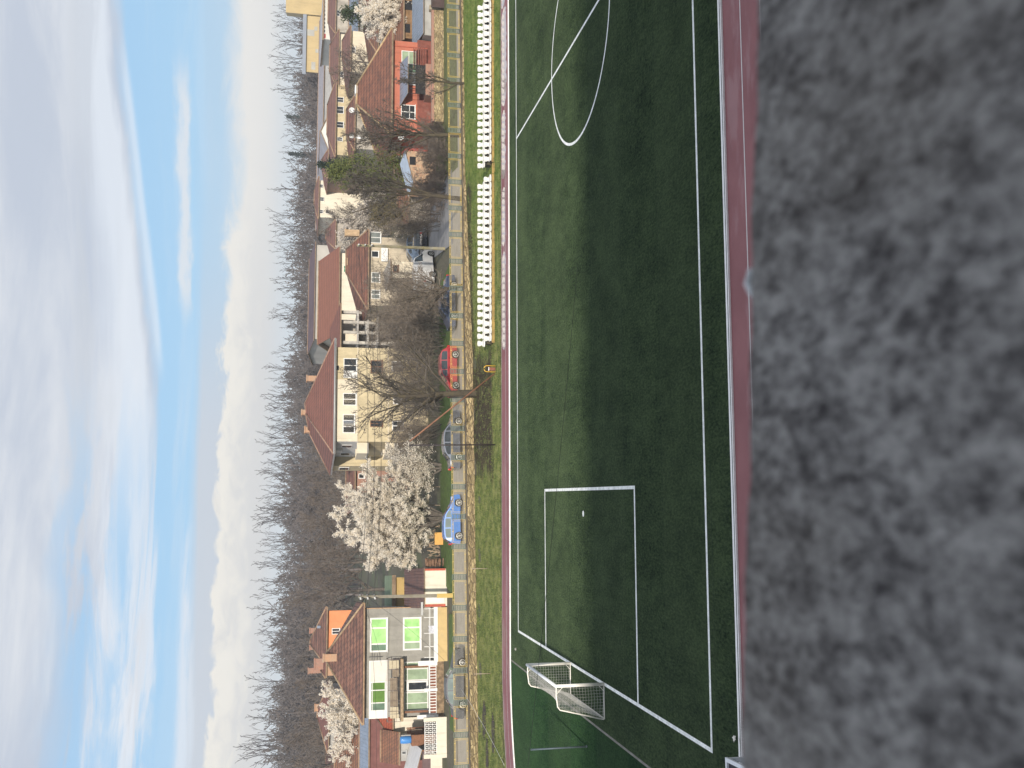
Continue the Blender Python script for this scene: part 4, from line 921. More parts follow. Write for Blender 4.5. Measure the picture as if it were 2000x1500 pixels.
# ------------------------------------------------------------------ house kit
white = mat('frame_white', (.72,.71,.68), .5, .08, 3); wgrey = mat('frame_grey', (.42,.42,.41), .6, .15, 3)
gdark = glass('pane_dark', (.035,.04,.045)); ggreen = glass('pane_lime', (.40,.74,.27), .2, .3); gpale = glass('pane_pale_green', (.33,.42,.28), .2, .3); gmoss = glass('pane_moss', (.13,.24,.055), .2, .3)
gsea = glass('pane_sea', (.16,.24,.17), .15, .4); gwin = glass('pane_grey', (.20,.22,.21), .1, .4); gblue = glass('pane_sky', (.30,.36,.45), .08, .6); gwhite = mat('blind_white', (.62,.61,.58), .6)
grend = mat('render_grey', (.30,.285,.25), .9, .14, 1.2, fine=.18, bump=.3, bscale=30, stain=0.35); cream = mat('render_cream', (.55,.46,.29), .9, .16, .9, fine=.1, stain=0.35); creamw = mat('render_pale', (.68,.60,.46), .9, .12, .8, fine=.08, stain=0.25)
ivory = mat('render_ivory', (.70,.64,.52), .9, .08, .5, fine=.08, stain=0.30); dirty = mat('render_dirty', (.42,.38,.32), .9, .35, .8, fine=.2, stain=0.50); shadegrey = mat('render_plain_grey', (.36,.35,.33), .9, .2, 1)  # last one: plain even grey render shared by several walls
brick = stonemat('chimney_brick', (.52,.24,.10), (.42,.19,.09), (.40,.33,.25), .22, .075); brickr = stonemat('red_brick', (.40,.15,.09), (.33,.12,.075), (.30,.25,.2), .22, .075)
rA = tiles('roof_tile_brown', (.27,.14,.10), (.19,.095,.072), (.05,.032,.028), .46, .235); rB = tiles('roof_tile_maroon', (.24,.105,.080), (.20,.088,.070), (.09,.05,.04), .36, .20, weather=.3)
rC = tiles('roof_tile_red', (.27,.12,.078), (.205,.09,.06), (.07,.04,.032), .36, .25); rD = tiles('roof_tile_rust', (.30,.145,.085), (.24,.11,.07), (.10,.06,.045), .3, .18)
rF = tiles('roof_tile_far', (.235,.12,.095), (.20,.10,.08), (.12,.075,.06), .5, .3, weather=.3); slate = corrug('sheet_blue_grey', (.26,.32,.41), (.20,.25,.32), .35, .2, .45); rust_sheet = corrug('sheet_rust', (.16,.085,.07), (.105,.065,.06), .25, 0, .7)
fasc = mat('fascia', (.24,.17,.11), .8, .3, 2); gutter = mat('gutter', (.42,.42,.41), .5, .1, 2, metal=.3); woodb = mat('brown_wood', (.21,.10,.055), .75, .3, 4); dkin = mat('dark_interior', (.02,.02,.022), .9)
def slab_roof(name, th, faces, mat_, t_=.13, mats2=None):
    """roof faces given as point lists; gets a body by a second, lower skin and closed rim"""
    mb = MB(); edges = {}
    for f in faces:
        mb.face(f, 0); mb.face([(x, y, z-t_) for x, y, z in reversed(f)], 1)
        for a, b in zip(f, list(f[1:])+[f[0]]):
            ka, kb = tuple(round(q, 4) for q in a), tuple(round(q, 4) for q in b)
            if (kb, ka) in edges: del edges[kb, ka]
            else: edges[ka, kb] = (a, b)
    for a, b in edges.values(): mb.face([a, (a[0], a[1], a[2]-t_), (b[0], b[1], b[2]-t_), b], 1)
    return mb.build(name, [mat_, mats2 or fasc], th)
def hip_faces(x0, x1, y0, y1, z, xa, xb, yr, zr):
    A, B, C_, D_ = (x0,y0,z), (x1,y0,z), (x1,y1,z), (x0,y1,z); P, Q = (xa,yr,zr), (xb,yr,zr)
    return [[A,B,Q,P], [C_,D_,P,Q], [D_,A,P], [B,C_,Q]]
def ridge_caps(th, lines, m, r=.09):
    mb = MB()
    for a, b in lines: mb.tube([Vector(a)+Vector((0,0,.02)), Vector(b)+Vector((0,0,.02))], r, 6)
    mb.build('ridge_tiles', m, th)
def chimney(th, u, v, z0, z1, w=.55, d=.5, m=None, capm=None):
    mb = MB(); mb.box(u-w/2, u+w/2, v-d/2, v+d/2, z0, z1-.12); o = mb.build('chimney', m or brick, th)
    mb = MB(); mb.box(u-w/2-.06, u+w/2+.06, v-d/2-.06, v+d/2+.06, z1-.12, z1); mb.build('cap', capm or m or brick, o); return o
def win(th, F, x0, x1, y0, y1, pane=None, cols=(), off=0.0, fm=None, fw=.075, sill=True, panes=None, name='window', rows=(), prot=.05):
    u0, u1, z0, z1 = F.rect(x0, x1, y0, y1, off); fm = fm or white; mb = MB(); v0, v1 = off-prot, off+.04
    mb.box(u0, u1, v0, v1, z0, z0+fw); mb.box(u0, u1, v0, v1, z1-fw, z1); mb.box(u0, u0+fw, v0, v1, z0+fw, z1-fw); mb.box(u1-fw, u1, v0, v1, z0+fw, z1-fw)
    cs = [u0+(u1-u0)*c for c in cols]
    for c in cs: mb.box(c-fw*.45, c+fw*.45, v0+.005, v1, z0+fw, z1-fw)
    for q in rows:
        zz = z0+(z1-z0)*q; mb.box(u0+fw, u1-fw, v0+.01, v1, zz-.025, zz+.025)
    if sill: mb.box(u0-.05, u1+.05, off-.13, off-prot-.001, z0-.03, z0+.03)
    fr = mb.build(name, fm, th); ed = [u0]+cs+[u1]
    for i, (a, b) in enumerate(zip(ed, ed[1:])):
        mb = MB(); h_ = fw*.45 ; p_ = (panes[i] if panes else pane) or gdark
        mb.box(a+(fw if i == 0 else h_), b-(fw if i == len(ed)-2 else h_), off-.012, off+.02, z0+fw, z1-fw); mb.build('pane', p_, fr)
    return fr
def panel(th, F, name, x0, x1, y0, y1, m, off=0.0, d0=-.02, d1=.05):
    u0, u1, z0, z1 = F.rect(x0, x1, y0, y1, off); mb = MB(); mb.box(u0, u1, off+d0, off+d1, z0, z1); return mb.build(name, m, th)
def house(label, Yf, yR, yL, xe, depth, roof, wm_, rm, a=AST, xr=None, rid=None, over=.45, name='house', cat='house', zb=-.1, group=None, yref=None, capm=None, wallmats=None):
    yref = yL if yref is None else yref; p = D(xe, yref, Yf); F = Fac(p.x, Yf, a); th = thing(name, label, cat, (p.x, Yf, 0), a, group)
    u0, u1 = F.L(xe, yL)[0], F.L(xe, yR)[0]; ze = F.L(xe, (yL+yR)/2)[1]; mb = MB(); mb.box(u0, u1, 0, depth, zb, ze-.02)
    info = dict(F=F, u0=u0, u1=u1, ze=ze, d=depth)
    if roof:
        vr = depth/2; zr = F.L(xr, (yL+yR)/2 if not rid else sum(rid)/2, vr)[1]; x0, x1, y0, y1 = u0-over, u1+over, -over, depth+over; zo = ze-.0; info['zr'] = zr
        if roof == 'hip': ra, rb = F.L(xr, rid[1], vr)[0], F.L(xr, rid[0], vr)[0]; fs = hip_faces(x0, x1, y0, y1, zo, ra, rb, vr, zr); caps = [((x0,y0,zo),(ra,vr,zr)),((x1,y0,zo),(rb,vr,zr)),((ra,vr,zr),(rb,vr,zr))]
        elif roof == 'side':
            fs = [[(x0,y0,zo),(x1,y0,zo),(x1,vr,zr),(x0,vr,zr)], [(x1,y1,zo),(x0,y1,zo),(x0,vr,zr),(x1,vr,zr)]]; caps = [((x0,vr,zr),(x1,vr,zr))]
            for uu in (u0, u1): mb.face([(uu,0,ze-.02),(uu,depth,ze-.02),(uu,vr,zr-.18)])
        elif roof == 'front':
            um = (u0+u1)/2; fs = [[(x0,y0,zo),(um,y0,zr),(um,y1,zr),(x0,y1,zo)], [(um,y0,zr),(x1,y0,zo),(x1,y1,zo),(um,y1,zr)]]; caps = [((um,y0,zr),(um,y1,zr))]
            for vv in (0, depth): mb.face([(u0,vv,ze-.02),(u1,vv,ze-.02),(um,vv,zr-.16)])
        slab_roof('roof', th, fs, rm, .14)
        ridge_caps(th, caps, capm or mat('ridge_'+name, (.30,.20,.13), .9, .3, 3))
    mb.build('wall', wm_, th); return th, F, info

# ------------------------------------------------------------------ grey two storey house (near, bottom of the photo)
a = AST; p = D(708, 1290, 85); F = Fac(p.x, 85, a); LH = thing('house', 'grey rendered two storey house with lime green blinds and a balcony', 'house', (p.x, 85, 0), a)
u0, u1 = F.L(708, 1403)[0], F.L(708, 1188)[0]; ze = F.L(709, 1290)[1]; um = F.L(740, 1288)[0]
mb = MB(); mb.box(u0, u1, 0, 9.5, -.1, ze); mb.build('wall', grend, LH)
x0, x1, y0, y1 = u0-.45, u1+.45, -.5, 10; ra, rb = F.L(640, 1289, 4.7)[0], F.L(637, 1277, 4.7)[0]; zr = F.L(637, 1283, 4.7)[1]
slab_roof('roof', LH, hip_faces(x0, x1, y0, y1, ze+.02, ra, rb, 4.7, zr), rA, .16)
ridge_caps(LH, [((x0,y0,ze),(ra,4.7,zr)),((x1,y0,ze),(rb,4.7,zr)),((ra,4.7,zr),(rb,4.7,zr))], mat('ridge_pale', (.36,.26,.16), .9, .35, 3))
mb = MB(); mb.box(x0, x1, y0-.10, y0-.01, ze-.10, ze+.02); mb.build('gutter', mat('gutter_rust', (.30,.19,.11), .6, .3, 3), LH)
uc, zc0 = F.L(660, 1284, 3.4); zc1 = F.L(630, 1284, 3.4)[1]; chimney(LH, uc, 3.4, zc0-1.2, zc1, .62, .5, brick)
mb = MB(); mb.box(uc-.36, uc+.36, 3.4-.33, 3.4-.26, zc0-.35, zc0+.05); mb.build('flashing', mat('flashing', (.46,.55,.58), .4, .1, 2), LH)
for (x0_, x1_, y0_, y1_) in ((707,713,1238,1250),(706,712,1338,1351)): panel(LH, F, 'vent', x0_, x1_, y0_, y1_, dkin, 0, -.015, .03)
win(LH, F, 722.5, 757, 1206.5, 1273.5, cols=(.235,.70), panes=[gsea, ggreen, ggreen], fw=.13, name='window')
win(LH, F, 787, 822.5, 1205.5, 1270, cols=(.25,.69), panes=[gpale, ggreen, ggreen], fw=.13)
# glazed loggia, upper floor
panel(LH, F, 'loggia_surround', 720.5, 757, 1290, 1403.3, white, 0, -.04, .03)
panel(LH, F, 'loggia_panel', 723.5, 757, 1292, 1331, mat('panel_ivory', (.66,.62,.55), .6, .06, 2), -.045, -.02, .01)
win(LH, F, 723, 753.5, 1331, 1389, cols=(.28,.705), panes=[gsea, gmoss, gmoss], off=-.05, fw=.09, rows=(.86,), sill=False)
# balcony
BO = -1.15; ub0, ub1, zb0, zb1 = F.rect(783, 788, 1287, 1409, BO)
mb = MB(); mb.box(ub0, ub1, BO-.03, -.045, zb0, zb1); bal = mb.build('balcony', mat('balcony_edge', (.36,.26,.16), .85, .4, 5, fine=.3), LH)
fabA = mat('fabric_beige', (.50,.43,.30), .9, .15, 4); fabB = mat('fabric_brown', (.24,.19,.135), .9, .2, 4)
for (y0_, y1_, xa_, xb_, m_) in ((1290,1306,760,779,fabA),(1307,1322,766,779,fabB),(1324,1349,762,776,fabB),(1350,1380,762,777,fabB),(1381,1394,762,778,fabA),(1395,1403,762,779,fabA)):
    panel(bal, F, 'fabric_screen', xa_, xb_, y0_, y1_, m_, BO+.03, -.01, .01)
mb = MB(); zt = F.L(757.5, 1340, BO)[1]; zb = zb1
mb.bar((ub0, BO, zt), (ub1, BO, zt), .05); mb.bar((ub0, BO, zt), (ub0, -.05, zt), .05); mb.bar((ub1, BO, zt), (ub1, -.05, zt), .05)
for q in range(7): u = ub0+(ub1-ub0)*q/6; mb.bar((u, BO, zb), (u, BO, zt), .035)
for q in range(1, 3): mb.bar((ub0, BO, zb+(zt-zb)*q/3), (ub1, BO, zb+(zt-zb)*q/3), .02)
mb.build('handrail', mat('rail_brown', (.16,.12,.10), .6, .2, 4), bal)
# ground floor loggia
win(LH, F, 789, 836.5, 1292, 1329, cols=(.62,), off=-.04, pane=gpale, rows=(.86,), fw=.085, sill=False); win(LH, F, 789, 836.5, 1351, 1388, cols=(.40,), off=-.04, pane=gpale, rows=(.86,), fw=.085, sill=False)
dr = win(LH, F, 795, 836, 1329.5, 1350, off=-.045, pane=gdark, fw=.14, sill=False, name='door'); win(LH, F, 789, 795, 1329.5, 1350, off=-.04, pane=gsea, fw=.05, sill=False)
for y_ in (1302, 1390): panel(LH, F, 'post', 787, 836, y_-2, y_+2, woodb, -.7, -.06, .06)
TO = -1.2; ut0, ut1, zt0, zt1 = F.rect(852.5, 856, 1291, 1403, TO); mb = MB(); mb.box(ut0, ut1, TO, -.01, -.1, zt1); mb.build('terrace', mat('terrace_rubble', (.27,.19,.115), .95, .5, 3.5, fine=.45, bump=1), LH)
u_a, u_b, z_a, z_b = F.rect(838, 853, 1299, 1396, TO); mb = MB(); mb.box(u_a, u_b, TO+.03, TO+.15, z_b-.10, z_b); mb.box(u_a, u_b, TO+.03, TO+.15, z_a, z_a+.06); k = u_a+.05
while k < u_b-.04: mb.box(k, k+.075, TO+.05, TO+.12, z_a+.06, z_b-.10); k += .235
bl = mb.build('balustrade', white, LH); mb = MB(); mb.box(u_a, u_b, TO+.16, TO+.2, z_a+.03, z_b-.12); mb.build('backing_board', mat('red_brown_board', (.24,.09,.05), .8, .3, 3), bl)
for (x0_, x1_, y0_, y1_) in ((817,854,1290.5,1300),(829,854,1344.5,1350),(815,856,1396,1403.5)): panel(LH, F, 'pier', x0_, x1_, y0_, y1_, white, TO, -.04, .22)
panel(LH, F, 'drain_pipe', 708, 806, 1186.8, 1188.2, mat('pipe_ochre', (.48,.29,.15), .6), 0, -.07, -.005)
mb = MB(); q = F.L(735, 1283, -.12); s = (F.L(747,1283,-.12), F.L(721,1283,-.12))
mb.tube([(q[0], -.12, s[0][1]), (q[0], -.12, s[1][1])], .03, 6); 
for z_ in (.2,.4,.6,.8): zz = s[0][1]+(s[1][1]-s[0][1])*z_; mb.tube([(q[0]-.3, -.12, zz), (q[0]+.3, -.12, zz)], .012, 4)
mb.tube([(q[0], -.12, s[1][1]), (q[0], 0, s[1][1])], .02, 4); mb.build('aerial', mat('aerial_grey', (.13,.13,.13), .5), LH)
# garden wall of that house, yellow plinth and white rail
p = D(872.5, 1290, 81.6); FG = Fac(p.x, 81.6, a); gw_ = thing('garden_wall', 'yellow garden wall with white coping and thin white rail before the lime green windows', 'wall', (p.x, 81.6, 0), a)
u0, u1, z0, z1 = FG.rect(855, 873, 1186, 1291.5); mb = MB(); mb.box(u0, u1, 0, .3, -.1, z1); mb.build('plinth', mat('plaster_yellow', (.56,.41,.19), .85, .08, 1.5, stain=0.20), gw_)
z2 = FG.L(848, 1240)[1]; mb = MB(); mb.box(u0-.03, u1+.03, -.05, .35, z1, z2); mb.build('coping', white, gw_)
z3 = FG.L(829, 1240)[1]; mb = MB(); zz = FG.L(839, 1240)[1]; mb.bar((u0, .15, zz), (u1, .15, zz), .04); mb.bar((u0,.15,z2+.3),(u1,.15,z2+.3),.02)
for y_ in (1189, 1206, 1237, 1263, 1284): uu = FG.L(840, y_)[0]; mb.bar((uu, .15, z2), (uu, .15, z3), .05)
mb.build('rail', white, gw_)
mb = MB(); r = random.Random(5); uu, zz = FG.L(846, 1231)
o = thing('washing_bundle', 'grey and lilac laundry hanging on the white garden rail', 'laundry', tuple(FG.o+FG.e*uu+FG.n*.1+Vector((0,0,z2))), a)
for k in range(6): q = -.25+.1*k; mb.face([(q, 0, 0), (q+.11, .02*(k % 2), 0), (q+.10, .03, .38+.05*(k % 3)), (q+.02, .02, .42)]); mb.face([(q, .05, 0), (q+.02, .06, .42), (q+.10, .07, .38), (q+.11, .05, 0)])
mb.build('cloth', mat('cloth_grey', (.56,.56,.60), .9, .3, 8), o)
# white lattice yard wall left of it
p = D(873, 1405, 82); FL = Fac(p.x, 82, a); th = thing('garden_wall', 'white yard wall topped with openwork blocks at the photo edge', 'wall', (p.x, 82, 0), a)
u0, u1, z0, z1 = FL.rect(853, 873, 1405, 1476); mb = MB(); mb.box(u0, u1, 0, .22, -.1, z1); mb.build('plinth', ivory, th)
z2 = FL.L(829.5, 1440)[1]; mb = MB(); mb.box(u0, u1, .03, .17, z2-.06, z2); cell_ = (z2-.06-z1)/3
for rr2 in range(3):
    zz = z1+cell_*rr2; k = u0; mb.box(u0, u1, .05, .15, zz, zz+.035)
    while k < u1-.05: mb.box(k, k+.05, .05, .15, zz+.035, zz+cell_); mb.tube([(k+.17,.1,zz+cell_*.28),(k+.17,.1,zz+cell_*.80)], .05, 6); k += .30
mb.build('openwork', white, th)
for y_ in (1405, 1477): uu = FL.L(850, y_)[0]; mb = MB(); mb.box(uu-.15, uu+.15, -.06, .3, -.1, z2+.06); mb.build('pillar', ivory, th)
# things in the yard at the photo edge
th, FF, I = house('brown tiled low house with a long rust coloured roof at the photo edge', 101, 1432, 1520, 703, 9, 'side', dirty, rD, xr=654)
th, FF, I = house('small annex with a bright red tiled roof beside the grey house', 91, 1403, 1441, 766, 4.5, 'hip', ivory, tiles('roof_bright_red', (.42,.11,.06), (.38,.095,.05), (.2,.06,.04), .3, .18, weather=.15), xr=738, rid=(1398, 1404), over=.3, name='annex', cat='annex')
th, FF, I = house('old shed with a mossy brown tiled roof in the yard at the photo edge', 89.5, 1436, 1487, 778, 4, 'side', shadegrey, rD, xr=744, over=.3, name='shed', cat='shed')
win(th, FF, 784, 794, 1466, 1474, fm=wgrey)
p = D(803, 1475, 84.5); F9 = Fac(p.x, 84.5, a); th = thing('carport', 'brown carport with a white sheet roof edge at the photo corner', 'carport', (p.x, 84.5, 0), a)
u0, u1, z0, z1 = F9.rect(805, 873, 1462, 1530); zt = F9.L(794, 1490)[1]
slab_roof('roof', th, [[(u0,-.4,z1),(u1,-.4,z1-.75),(u1,5,z1-.45),(u0,5,z1+.3)]], mat('white_sheet', (.68,.67,.65), .5, .1, 2), .06)
mb = MB(); mb.box(u0, u1-.1, 0, .1, .9, z1-.85); mb.build('front_board', mat('board_plum', (.15,.10,.10), .8, .2, 3), th)
mb = MB(); mb.box(u0, u1-.4, -.02, .12, -.1, .9); mb.build('base_wall', ivory, th)
for uu in (u0+.1, u1-.1): mb = MB(); mb.box(uu-.06, uu+.06, -.3, -.18, -.1, z1-.8); mb.build('post', woodb, th)
th, FF, I = house('long low outbuilding with blue grey sheet roof behind the yard', 96, 1404, 1512, 719, 5, 'side', mat('board_maroon', (.19,.085,.075), .85, .2, 2), slate, xr=702, over=.25, name='outbuilding', cat='outbuilding')
p = D(790, 1445, 86.5); o = thing('water_barrel', 'bright blue barrel standing in the yard beside the mossy shed', 'barrel', (p.x, 86.5, 0), 0); zt = D(781, 1445, 86.5).z
mb = MB(); mb.tube([(0,0,zt-.95),(0,0,zt-.9),(0,0,zt-.5),(0,0,zt-.1),(0,0,zt-.03)], [.27,.30,.32,.30,.25], 16); mb.build('drum', paint('barrel_blue', (.05,.22,.55), .5, .2), o); mb = MB(); mb.box(-.45,.45,-.4,.4,-.1,zt-.95); mb.build('stand', woodb, o)
p = D(815, 1427, 88.5); F8 = Fac(p.x, 88.5, a); o = thing('wooden_gate', 'small red brown plank gate in the yard beside the grey house', 'gate', (p.x, 88.5, 0), a); u0, u1, z0, z1 = F8.rect(794, 826, 1420, 1434)
mb = MB(); 
for k in range(5): mb.box(u0+(u1-u0)*k/5+.01, u0+(u1-u0)*(k+1)/5-.01, 0, .04, .0, z1-.03*(k % 2))
mb.box(u0, u1, .04, .07, .3, .42); mb.box(u0, u1, .04, .07, z1-.4, z1-.28); mb.build('planks', woodb, o)

# ------------------------------------------------------------------ houses behind it
th, FF, I = house('bright orange house with hipped brown roof behind the grey house', 114, 1193, 1292, 637, 9, 'hip', mat('render_orange', (.68,.27,.12), .9, .1, 1, stain=0.25), rA, xr=606, rid=(1250, 1258), a=R(6))
win(th, FF, 648, 664, 1227, 1239, cols=(.5,))
for (y_, xt_, v) in ((1232,604,5.0),(1264,604,5.4)): uc, zt = FF.L(xt_, y_, v); chimney(th, uc, v, I['ze']+.6, zt, .6, .5, brickr)
mb = MB(); u0, u1, z0, z1 = FF.rect(619, 626, 1222, 1227, 1.5); mb.box(u0, u1, 1.2, 1.5, z0, z1); mb.build('skylight', gblue, th)
th, FF, I = house('small brick house with stepped orange chimneys behind the grey roof', 106, 1290, 1320, 636, 6, 'hip', brick, rB, xr=626, rid=(1300, 1308), over=.2)
for (y_, xt_, v, w_) in ((1297,613,1.6,1.1),(1310,601,3.0,.55)): uc, zt = FF.L(xt_, y_, v); chimney(th, uc, v, I['ze']-.4, zt, w_, .6, brickr)
th, FF, I = house('grey walled house with broad maroon hipped roof behind the far blossom tree', 118, 1347, 1462, 641, 9, 'hip', shadegrey, rB, xr=620, rid=(1385, 1402), a=R(6))
uc, zt = FF.L(614, 1382, 4.5); chimney(th, uc, 4.5, I['zr']-1, zt, .8, .6, brick); win(th, FF, 650, 662, 1358, 1366, cols=(.5,))
th, FF, I = house('brown roofed house at the very edge behind the rust coloured roof', 128, 1440, 1540, 652, 9, 'side', dirty, rB, xr=636, a=R(6))
# white shed with red trim
p = D(870, 1160, 82); F = Fac(p.x, 82, a); th = thing('shed', 'white roadside shed with red trim and rusty corrugated lean-to roof', 'shed', (p.x, 82, 0), a)
u0, u1, z0, z1 = F.rect(828, 871, 1111, 1184); mb = MB(); mb.box(u0, u1, 0, 5, -.1, z1); mb.build('wall', ivory, th)
zt = F.L(790, 1140, 5.0)[1]; slab_roof('roof', th, [[(u0-.15,-.15,z1+.02),(u1+.1,-.15,z1+.02),(u1+.1,5.2,zt),(u0-.15,5.2,zt)]], rust_sheet, .07)
for (y0_, y1_) in ((1110.5,1114.5),(1180,1185)): panel(th, F, 'trim', 828, 870, y0_, y1_, mat('trim_red', (.45,.10,.06), .7, .2, 3), 0, -.03, .01)
panel(th, F, 'door', 832, 868, 1166, 1178, mat('gate_white', (.66,.66,.64), .6, .1, 2), 0, -.04, .01)
panel(th, F, 'drain_pipe', 822, 826, 1176, 1202, gutter, 0, -.12, -.02)
th, FF, I = house('low ochre and sage garden house behind the white shed', 92, 1128, 1186, 765, 4, None, mat('plaster_ochre', (.47,.33,.13), .9, .1, 1.5), rA, name='garden_house', cat='garden house')
slab_roof('roof', th, [[(I['u0']-.2,-.3,I['ze']),(I['u1']+.2,-.3,I['ze']),(I['u1']+.2,4.3,I['ze']+.3),(I['u0']-.2,4.3,I['ze']+.3)]], mat('sage_board', (.16,.21,.13), .8, .15, 2), .35)
# wood pile and planks
logm = mat('log_brown', (.24,.145,.095), .9, .45, 5); plk = mat('plank_grey', (.34,.26,.18), .9, .4, 5)
for (x0_, x1_, y0_, y1_, Y_, lb, nm, m_) in ((832,869,1090,1107,83.5,'stack of dark brown firewood logs beside the white shed','firewood_stack',logm),(834,862,1022,1088,86,'leaning grey planks and poles under the big blossom tree','plank_stack',plk)):
    F7 = Fac(D(x1_, (y0_+y1_)/2, Y_).x, Y_, a); u0, u1, z0, z1 = F7.rect(x0_, x1_, y0_, y1_); th = thing(nm, lb, 'wood stack', tuple(F7.o), a); r = random.Random(int(x1_)); mb = MB()
    for k in range(46 if m_ is logm else 30):
        if m_ is logm: zz = .0+r.uniform(0, z1); mb.tube([(u0+r.uniform(0,.15), r.uniform(0,.5), zz), (u1-r.uniform(0,.15), r.uniform(0,.5), zz+r.uniform(-.05,.05))], r.uniform(.035,.07), 6)
        else: q = r.uniform(u0, u1); mb.bar((q, r.uniform(0,.4), 0), (q+r.uniform(-.9,.9), .3, z1*r.uniform(.7,1.05)), r.uniform(.05,.12), .03)
    mb.build('logs' if m_ is logm else 'planks', m_, th)
F7 = Fac(D(860, 1050, 84).x, 84, a); u0, u1, z0, z1 = F7.rect(849, 862, 1040, 1064); o = thing('board', 'bright orange board leaning on planks under the blossom tree', 'board', tuple(F7.o), a); mb = MB(); mb.box(u0, u1, 0, .06, -.05, z1); mb.build('sheet', mat('board_orange', (.66,.36,.10), .7, .12, 3), o); mb = MB(); mb.bar((u0+.1,.06,z1-.1),(u0+.1,.8,-.05),.06); mb.bar((u1-.1,.06,z1-.1),(u1-.1,.8,-.05),.06); mb.build('prop', plk, o)

# ------------------------------------------------------------------ cream three storey house
a = R(9.5); p = D(652, 862, 95); F = Fac(p.x, 95, a); th = thing('house', 'cream three storey house with maroon hipped roof behind the big mossy tree', 'house', (p.x, 95, 0), a)
u1 = F.L(653, 678)[0]; ze = F.L(653.5, 770)[1]; dp = 9.6; uL = F.L(670, 910, 7.0)[0]
mb = MB(); mb.box(0, u1, 0, dp, -.1, ze); mb.box(uL, -.001, 7.0, dp, -.1, ze-.01); mb.build('wall', cream, th)
panel(th, F, 'upper_wall', 656, 699, 741, 861.9, creamw, 0, -.012, .01)
z0 = F.L(700, 870)[1]; mb = MB(); mb.box(-.015, .01, .0, 6.99, z0, ze-.02); mb.build('return_wall', mat('render_white_grey', (.60,.59,.56), .9, .08, 1), th)
zA = F.L(596, 787, 4.8)[1]; uA = F.L(596, 787, 4.8)[0]; uB = F.L(600, 808, 4.8)[0]; uC, zC = F.L(604, 845, 7.6)
eL = min(uL-.35, -.9); zf = ze+.04; FLp, FRp, BRp, BLp = (eL,-.5,zf), (u1+.75,-.5,zf), (u1+.75,dp+.5,zf), (eL,dp+.5,zf); A_, B_, C_ = (uA,4.8,zA), (uB,4.8,zA-.1), (uC,7.6,zC)
slab_roof('roof', th, [[FLp,FRp,A_,B_], [FLp,B_,C_], [FLp,C_,BLp], [FRp,BRp,A_], [BRp,BLp,C_], [BRp,C_,B_], [BRp,B_,A_]], rB, .15, gutter)
ridge_caps(th, [(FLp,B_),(FRp,A_),(BLp,C_),(B_,C_),(A_,B_)], mat('ridge_maroon', (.30,.19,.14), .9, .3, 3), .08)
for (y_, xb_, xt_, v, w_) in ((740,617,598,4.2,.55),(806,606,588,5.0,.5),(840,608,594,7.4,.6)): uc, zt = F.L(xt_, y_, v); chimney(th, uc, v, F.L(xb_, y_, v)[1]-.7, zt, w_, .5, brick)
mb = MB(); mb.tube([(eL,-.56,zf-.03),(u1+.75,-.56,zf-.03)], .07, 8); mb.build('gutter', gutter, th)
win(th, F, 671, 697, 700, 739, cols=(.36,.64), panes=[gwhite, gdark, gdark]); win(th, F, 670, 696, 768, 792, cols=(.5,), rows=()); win(th, F, 669.5, 693, 809, 846, cols=(.34,.67), panes=[gdark, gblue, gdark])
for (x0_, x1_, y0_, y1_) in ((724,747,704,729),(723,747,821,834),(765,786,706,726),(768,790,770,790),(766,788,822,842)): win(th, F, x0_, x1_, y0_, y1_, cols=(.5,), fm=woodb if x0_ < 750 else white)
for (x0_, x1_, y0_, y1_) in ((656.5,662,714,723),): panel(th, F, 'vent', x0_, x1_, y0_, y1_, dkin, 0, -.012, .02)
for (x0_, x1_) in ((697.5,699.5),(757,760)): panel(th, F, 'string_course', x0_, x1_, 678.5, 861.5, mat('course', (.60,.52,.38), .9, .1, 1), 0, -.06, .02)
# balconies on the returned side
for (xa_, xb_) in ((697,717),(752,770)):
    z0, z1 = F.L(xb_, 868, .6)[1], F.L(xa_, 868, .6)[1]; mb = MB(); mb.box(-1.05, -.016, .4, 3.4, z0-.12, z0); bo = mb.build('balcony', shadegrey, th); mb = MB(); mb.box(-1.05, -.98, .4, 3.4, z0, z1); mb.box(-.98, -.016, .4, .46, z0, z1); mb.box(-.98, -.016, 3.34, 3.4, z0, z1); mb.build('parapet', creamw, bo)
zw0, zw1 = F.L(690, 872)[1], F.L(668, 872)[1]
for v in (1.4, 5.0):
    mb = MB(); mb.box(-.06, -.02, v, v+1.0, zw0, zw1); wo = mb.build('window', white, th); mb = MB(); mb.box(-.075, -.055, v+.1, v+.9, zw0+.1, zw1-.1); mb.build('pane', gdark, wo)
mb = MB(); mb.box(-.30, -.02, 3.0, 3.8, zw1-.1, zw1+.45); mb.build('air_conditioner', white, th)
mb = MB(); mb.box(uL-.05, uL-.005, 7.6, 8.8, zw0, zw1); wo = mb.build('window', white, th); mb = MB(); mb.box(uL-.065, uL-.05, 7.7, 8.7, zw0+.1, zw1-.1); mb.build('pane', gdark, wo)
th, FF, I = house('maroon tiled low house with a brick gable left of the cream three storey house', 108, 912, 990, 692, 7, 'side', brickr, rC, xr=676, a=R(8))
win(th, FF, 700, 712, 925, 935)

